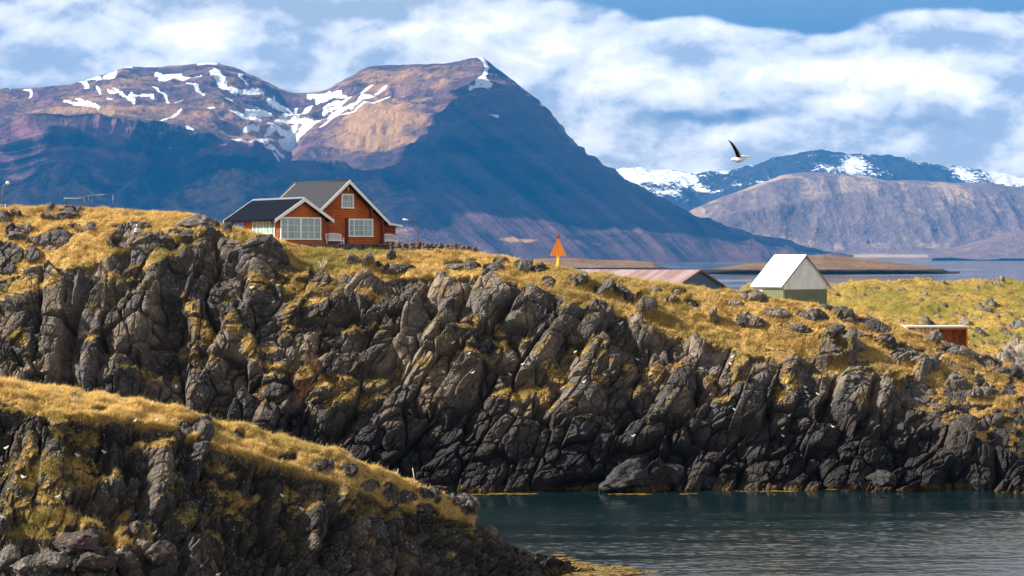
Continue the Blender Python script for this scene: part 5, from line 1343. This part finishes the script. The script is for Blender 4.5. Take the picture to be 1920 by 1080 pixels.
def boulder(px, py, w_, h_, tgt, label, mat=None, rot=0., seed=1, sink=.3, tilt=0.):
    loc, nor = hit(tgt, px, py)
    if loc is None: return
    bm = bmesh.new(); bmesh.ops.create_icosphere(bm, subdivisions=5, radius=1)
    V = np.array([v.co[:] for v in bm.verts], f32); Fc = np.array([[v.index for v in f.verts] for f in bm.faces]); bm.free()
    rg = np.random.default_rng(seed)
    # cut the ball with random planes so that it gets flat faces and hard edges
    for k in range(16):
        n_ = rg.normal(size=3); n_ /= np.linalg.norm(n_); d_ = rg.uniform(.55, .85)
        s_ = V@n_-d_; V -= np.where(s_ > 0, s_, 0)[:, None]*n_[None]
    S = np.array([w_/2, w_/2*.8, h_/2]); V = V*1.25
    nn_ = V/np.linalg.norm(V, axis=1, keepdims=True)
    F1, F2, D, ID = worley(V*2.6+seed, seed, .8, True); V += nn_*(.20*(idr(ID, 1)-.5)-.10*np.clip(1-(F2-F1)/.10, 0, 1))[:, None]+nn_*(.07*fbm(V*4+seed, 4, seed))[:, None]
    V = V*S
    R = np.array((Matrix.Rotation(rot, 3, 'Z') @ Matrix.Rotation(tilt, 3, 'Y')))
    V = V@R.T
    o = mesh_np('boulder', V, Fc, mat or M_bd, True); o.location = loc+Vector((0, w_*.12, h_*(.5-sink)*.6))
    return tag(o, label, 'boulder')
BD = [(372, 425, 3.6, 1.9, headland, 'big mossy grey outcrop boulder on the skyline left of the log house', None, .3, 11, .35, .15),
 (130, 405, 2.1, .8, headland, 'dark oval boulder on the grassy rise below the metal frame', None, 0, 12, .4, 0), (6, 412, 1.3, 1., headland, 'dark round boulder below the street lamp on the rise', None, 0, 13, .4, 0),
 (169, 430, .95, .6, headland, 'small round dark boulder alone in the grass above the cliff', None, 0, 14, .35, 0), (140, 426, 1.1, .5, headland, 'flat dark boulder in the grass, beside a smaller round one', None, 0, 15, .4, 0),
 (34, 444, 2.1, 1.0, headland, 'grey sloping boulder in the grass at the left of the rise', None, .2, 16, .4, .2),
 (884, 502, 1.5, .95, headland, 'pointed grey boulder on the grass between the house and the daymark', None, 0, 17, .35, .2), (853, 502, 1.6, .7, headland, 'ribbed grey boulder on the grass left of a pointed one', None, 0, 18, .35, 0),
 (980, 508, 1.4, 1.2, headland, 'angular grey boulder with a steep face just left of the daymark', None, 0, 19, .35, .3),
 (1754, 640, 1.3, 1.25, headland, 'rounded grey boulder standing in front of the rusty shelter', None, 0, 20, .15, .1), (1905, 706, 1.3, 1.1, headland, 'dark pointed boulder on the slope near the right edge', M_bw, 0, 21, .3, .2),
 (1395, 606, .9, .9, headland, 'dark upright boulder on the slope below the white shed', M_bw, 0, 22, .3, 0),
 (1178, 908, 4.4, 2.3, headland, 'long wedge-shaped boulder rising from the water at the cliff foot', M_bw, 0, 23, .2, -.45), (1320, 908, 2.7, 1.7, headland, 'rounded dark boulder at the waterline right of the wedge-shaped one', M_bw, 0, 24, .3, 0),
 (1262, 900, 2.6, 2.0, headland, 'dark boulder with a green top between two bigger ones at the waterline', M_bw, 0, 25, .3, 0), (1660, 905, 2.6, 1.5, headland, 'low dark boulder at the waterline below the brown mossy patch', M_bw, 0, 26, .3, 0), (1838, 908, 1.6, 1.2, headland, 'small dark boulder at the waterline near the right edge', M_bw, 0, 27, .3, 0),
 (170, 1066, 2.1, 1.1, near, 'broad brown boulder with white streaks at the bottom of the near shore', M_br, .1, 31, .2, -.1), (147, 1030, 2.2, 1.3, near, 'rust-red cracked boulder with a white-lichened side', M_br, .3, 32, .25, .1), (300, 1045, 1.5, 1.2, near, 'pale-topped angular boulder under a fallen slab', M_br, 0, 33, .25, .1),
 (235, 1062, 1.4, 1.0, near, 'tilted reddish slab leaning between two boulders', M_br, 0, 34, .25, .7), (45, 1068, 1.3, .9, near, 'dark green-grey boulder at the bottom left corner', M_bd, 0, 35, .25, 0), (14, 1050, 1.2, 1., near, 'mossy dark boulder at the left edge of the near shore', M_bd, 0, 36, .25, 0), (100, 1060, 1.5, .9, near, 'speckled dark boulder left of the broad brown one', M_bd, 0, 37, .25, 0), (270, 1030, 1.0, .8, near, 'white-spotted boulder behind the tilted reddish slab', M_bd, 0, 38, .25, .2)]
for a in BD: boulder(*a)

# ------------------------------------------------------------------ stakes and bushes
M_pale = wood('weathered_wood', (.42, .34, .24), (.60, .50, .38), .8, (1, 1, 6))
for (px, py0, py1, dx, lab) in ((743, 897, 879, .12, 'short pale wooden stake leaning on the near grass slope'), (778, 905, 877, -.14, 'taller pale wooden stake standing on the near grass slope')):
    loc, _ = hit(near, px, py0); 
    if loc is None: loc = W(px, py0, 128)
    mb = MB(); h_ = (py0-py1)*loc.y/F; mb.tube([(0, 0, -.3), (0, 0, 0), (dx, 0, h_)], [.035, .035, .028], 6); o = mb.build('wooden_stake', M_pale, None, True); o.location = loc; tag(o, lab, 'stake', 'stakes on the near slope')
def bush(name, loc, h, n, mat, label, seed, spread=.5, r0=.02, cat='bush'):
    rd = random.Random(seed); mb = MB()
    def twig(p, d, L, r, lev):
        q = p+d*L; m_ = p+d*(L*.5)+Vector((rd.uniform(-1, 1), rd.uniform(-1, 1), rd.uniform(-1, 1)))*L*.08
        mb.tube([p, m_, q], [r, r*.8, r*.55], 4)
        if lev:
            for k in range(3): twig(p+d*(L*rd.uniform(.4, 1)), (d+Vector((rd.uniform(-.9, .9), rd.uniform(-.9, .9), rd.uniform(-.4, .7)))).normalized(), L*rd.uniform(.4, .7), r*.6, lev-1)
    for k in range(n): twig(Vector((rd.uniform(-.1, .1), rd.uniform(-.1, .1), -.05)), Vector((rd.uniform(-spread, spread), rd.uniform(-spread, spread), 1)).normalized(), h*rd.uniform(.35, .7), r0, 2)
    o = mb.build(name, mat); o.location = loc; return tag(o, label, cat)
M_twig = simple('pale_twig', (.62, .50, .40), .8); M_brn = simple('brown_twig', (.15, .065, .035), .9)
loc, _ = hit(headland, 600, 509); bush('bare_bush', loc, 1.5, 6, M_twig, 'bare pale-twigged bush on the grass below the terrace of the log house', 1, .6, .035)
for i, (px, py, h_, lab) in enumerate([(568, 745, 2.6, 'tangled leafless brown bush in the gully of the cliff'), (590, 700, 2.2, 'brown leafless bush higher up in the cliff gully'), (545, 790, 2.4, 'low brown leafless bush beside the mossy pinnacle in the gully')]):
    loc, _ = hit(headland, px, py)
    if loc: bush('bare_bush', loc, h_, 16, M_brn, lab, 20+i, .9, .03)
loc, _ = hit(headland, 585, 770); bush('bare_bush', loc, 1.8, 4, M_twig, 'sparse pale branches sticking out of the cliff gully', 31, .7, .03)
for i, (px, py, lab) in enumerate([(113, 752, 'dry pale stalks on the near grass slope, the left clump'), (140, 760, 'dry pale stalks on the near grass slope, the right clump'), (88, 1045, 'few dry branches lying over the near-shore boulders')]):
    loc, _ = hit(near, px, py); bush('dry_stalks', loc, .8, 5, M_twig, lab, 40+i, .8, .014, 'dry plant')
# ------------------------------------------------------------------ grass blades
def grass_mat():
    m, t, b = material('grass_blades'); tn = t.attr('tone'); gr_ = t.attr('greenish')
    c = t.mix(tn, (.30, .185, .055, 1), (.88, .64, .26, 1)); c = t.mix(t.m('MULTIPLY', gr_, .8), c, (.21, .235, .045, 1))
    t.put(b.inputs['Base Color'], c); b.inputs['Roughness'].default_value = .7; b.inputs['Specular IOR Level'].default_value = .15
    tr = t.n('ShaderNodeBsdfTranslucent'); t.put(tr.inputs['Color'], c); mx_ = t.n('ShaderNodeMixShader'); mx_.inputs[0].default_value = .35
    out = [n for n in t.nt.nodes if n.type == 'OUTPUT_MATERIAL'][0]
    t.nt.links.new(b.outputs[0], mx_.inputs[1]); t.nt.links.new(tr.outputs[0], mx_.inputs[2]); t.nt.links.new(mx_.outputs[0], out.inputs['Surface'])
    return m
M_grass = grass_mat()
def grow(S, n_try, tmin, tmax, hgt, wid, seed, label, mossy=0., pale=0., xr=(-60, 1990), bend=.9, clump=1.):
    rg = np.random.default_rng(seed); V = S['V']; n, m = V.shape[:2]
    T, rock = S['T'], S['rock']
    nrm = grid_normals(V); nrm *= np.sign((nrm*np.array([0, -.5, 1.])).sum(-1))[..., None]
    a = np.linalg.norm(np.gradient(V, axis=0), axis=-1)*np.linalg.norm(np.gradient(V, axis=1), axis=-1)
    wgt = a*np.clip(.55-rock, 0, .3)/.3*(T > tmin)*(T < tmax)*(S['px'] > xr[0])*(S['px'] < xr[1])*np.clip(nrm[..., 2], .15, 1)
    cl_ = fbm(V*f32(1.4), 3, seed)
    wgt = wgt*(.35+1.3*sstep(-.3, .4, cl_))
    wgt = np.where(T < (4.0 if mossy else -1), wgt*mossy, wgt)
    cum = np.cumsum(wgt.ravel()); idx = np.searchsorted(cum, rg.random(n_try)*cum[-1]); idx = np.clip(idx, 0, n*m-1)
    i, j = idx//m, idx % m; i2 = np.minimum(i+1, n-1); j2 = np.minimum(j+1, m-1)
    u, v = rg.random(n_try)[:, None], rg.random(n_try)[:, None]
    p = V[i, j]+(V[i2, j]-V[i, j])*u+(V[i, j2]-V[i, j])*v
    N_ = nrm[i, j]; Tb = T[i, j]
    c2 = cl_[i, j]
    h = hgt*(.45+.9*rg.random(n_try))*(1+.8*clump*np.clip(c2, -.6, 1))*np.where(rock[i, j] > .3, .6, 1)
    big = rg.random(n_try) < .03; h = np.where(big, h*1.7, h)
    ang = rg.random(n_try)*2*np.pi; sidev = np.stack([np.cos(ang), np.sin(ang), 0*ang], -1)
    flow = fbm(p*f32(.35), 2, seed+3)
    ln = np.stack([.55+.5*flow+.5*rg.normal(size=n_try), -.35+.5*rg.normal(size=n_try), 0*ang], -1)*bend
    d1 = N_*.5+np.array([0, 0, .7])+ln*.25; d1 /= np.linalg.norm(d1, axis=1, keepdims=True)
    d2 = N_*.25+np.array([0, 0, .35])+ln*.75; d2 /= np.linalg.norm(d2, axis=1, keepdims=True)
    w_ = wid*(.7+.6*rg.random(n_try))[:, None]
    p = p-N_*.03
    mid = p+d1*(h*.5)[:, None]; tip = mid+d2*(h*.55)[:, None]
    VV = np.stack([p-sidev*w_, p+sidev*w_, mid+sidev*w_*.7, mid-sidev*w_*.7, tip], 1).reshape(-1, 3)
    b = np.arange(n_try)[:, None]*5
    Fc = np.concatenate([b+np.array([[0, 1, 2]]), b+np.array([[0, 2, 3]]), b+np.array([[3, 2, 4]])], 0)
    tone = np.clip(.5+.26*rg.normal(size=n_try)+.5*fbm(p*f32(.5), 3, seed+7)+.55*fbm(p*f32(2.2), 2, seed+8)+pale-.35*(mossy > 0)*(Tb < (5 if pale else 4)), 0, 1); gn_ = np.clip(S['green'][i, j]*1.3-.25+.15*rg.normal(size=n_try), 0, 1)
    o = mesh_np('grass', VV, Fc, M_grass, False, {'tone': np.repeat(tone, 5), 'greenish': np.repeat(gn_, 5)})
    return tag(o, label, 'grass', kind='stuff')
grow(SH, 230000, 1.2, 6.3, .26, .022, 900, 'dry golden grass over the headland', mossy=.55)
grow(SF, 190000, 1.2, 7.6, .24, .013, 910, 'long golden grass on the near slope', mossy=.5, pale=.28, xr=(-60, 1120))  # raised tone puts the slope's sunlit brightness into the blade colour
grow(SG, 60000, .8, 4.1, .20, .028, 920, 'short yellow-green grass on the far hill', pale=-.15, xr=(1330, 1990))

# ------------------------------------------------------------------ seaweed at the waterline
m, t, b = material('yellow_wrack'); tc = pos(t)
t.put(b.inputs['Base Color'], t.mix(t.ss(t.noise(tc, 3., 4), .35, .65), (.10, .06, .008, 1), (.30, .19, .015, 1))); b.inputs['Roughness'].default_value = .5; M_weed = m
rg = np.random.default_rng(77); pts = []
def weed(px, py, rx, ry, n):
    for k in range(n):
        r = math.sqrt(rg.random()); a = rg.random()*6.283; x_, y_ = px+rx*r*math.cos(a), py+ry*r*math.sin(a)
        Y = F*CAMZ/(y_-HZ); pts.append(((x_-960)*Y/F, Y, rg.uniform(.005, .05), rg.uniform(.08, .5), rg.uniform(.03, .10)))
for a in [(1085,1062,36,9,420),(1130,1068,60,7,560),(1180,1074,60,5,240),(1060,1050,20,5,120),(960,927,50,1.6,300),(905,928,22,1.5,80),(1180,927,40,1.5,160),(1290,927,14,1.3,50),(1110,1078,60,5,300),(1440,922,60,1.4,100),(1600,919,60,1.3,100),(1850,916,70,1.4,120),(1045,1042,10,3,50)]: weed(a[0], a[1], a[2], a[3]*.8, int(a[4]*.28))
pts = np.array(pts); n_ = len(pts); ang = rg.random(n_)*6.28; K_ = 7
VV = np.zeros((n_, K_, 3)); 
for k in range(K_):
    a = 6.283*k/K_; rr = .6+.7*rg.random(n_); x_ = np.cos(a)*pts[:, 3]*rr; y_ = np.sin(a)*pts[:, 4]*rr*2
    VV[:, k, 0] = pts[:, 0]+x_*np.cos(ang*.1)-y_*np.sin(ang*.1); VV[:, k, 1] = pts[:, 1]+x_*np.sin(ang*.1)+y_*np.cos(ang*.1); VV[:, k, 2] = pts[:, 2]+.03*rg.random(n_)
tag(mesh_np('seaweed', VV, np.arange(n_*K_).reshape(n_, K_), M_weed, False), 'yellow seaweed floating along the waterline', 'seaweed', kind='stuff')
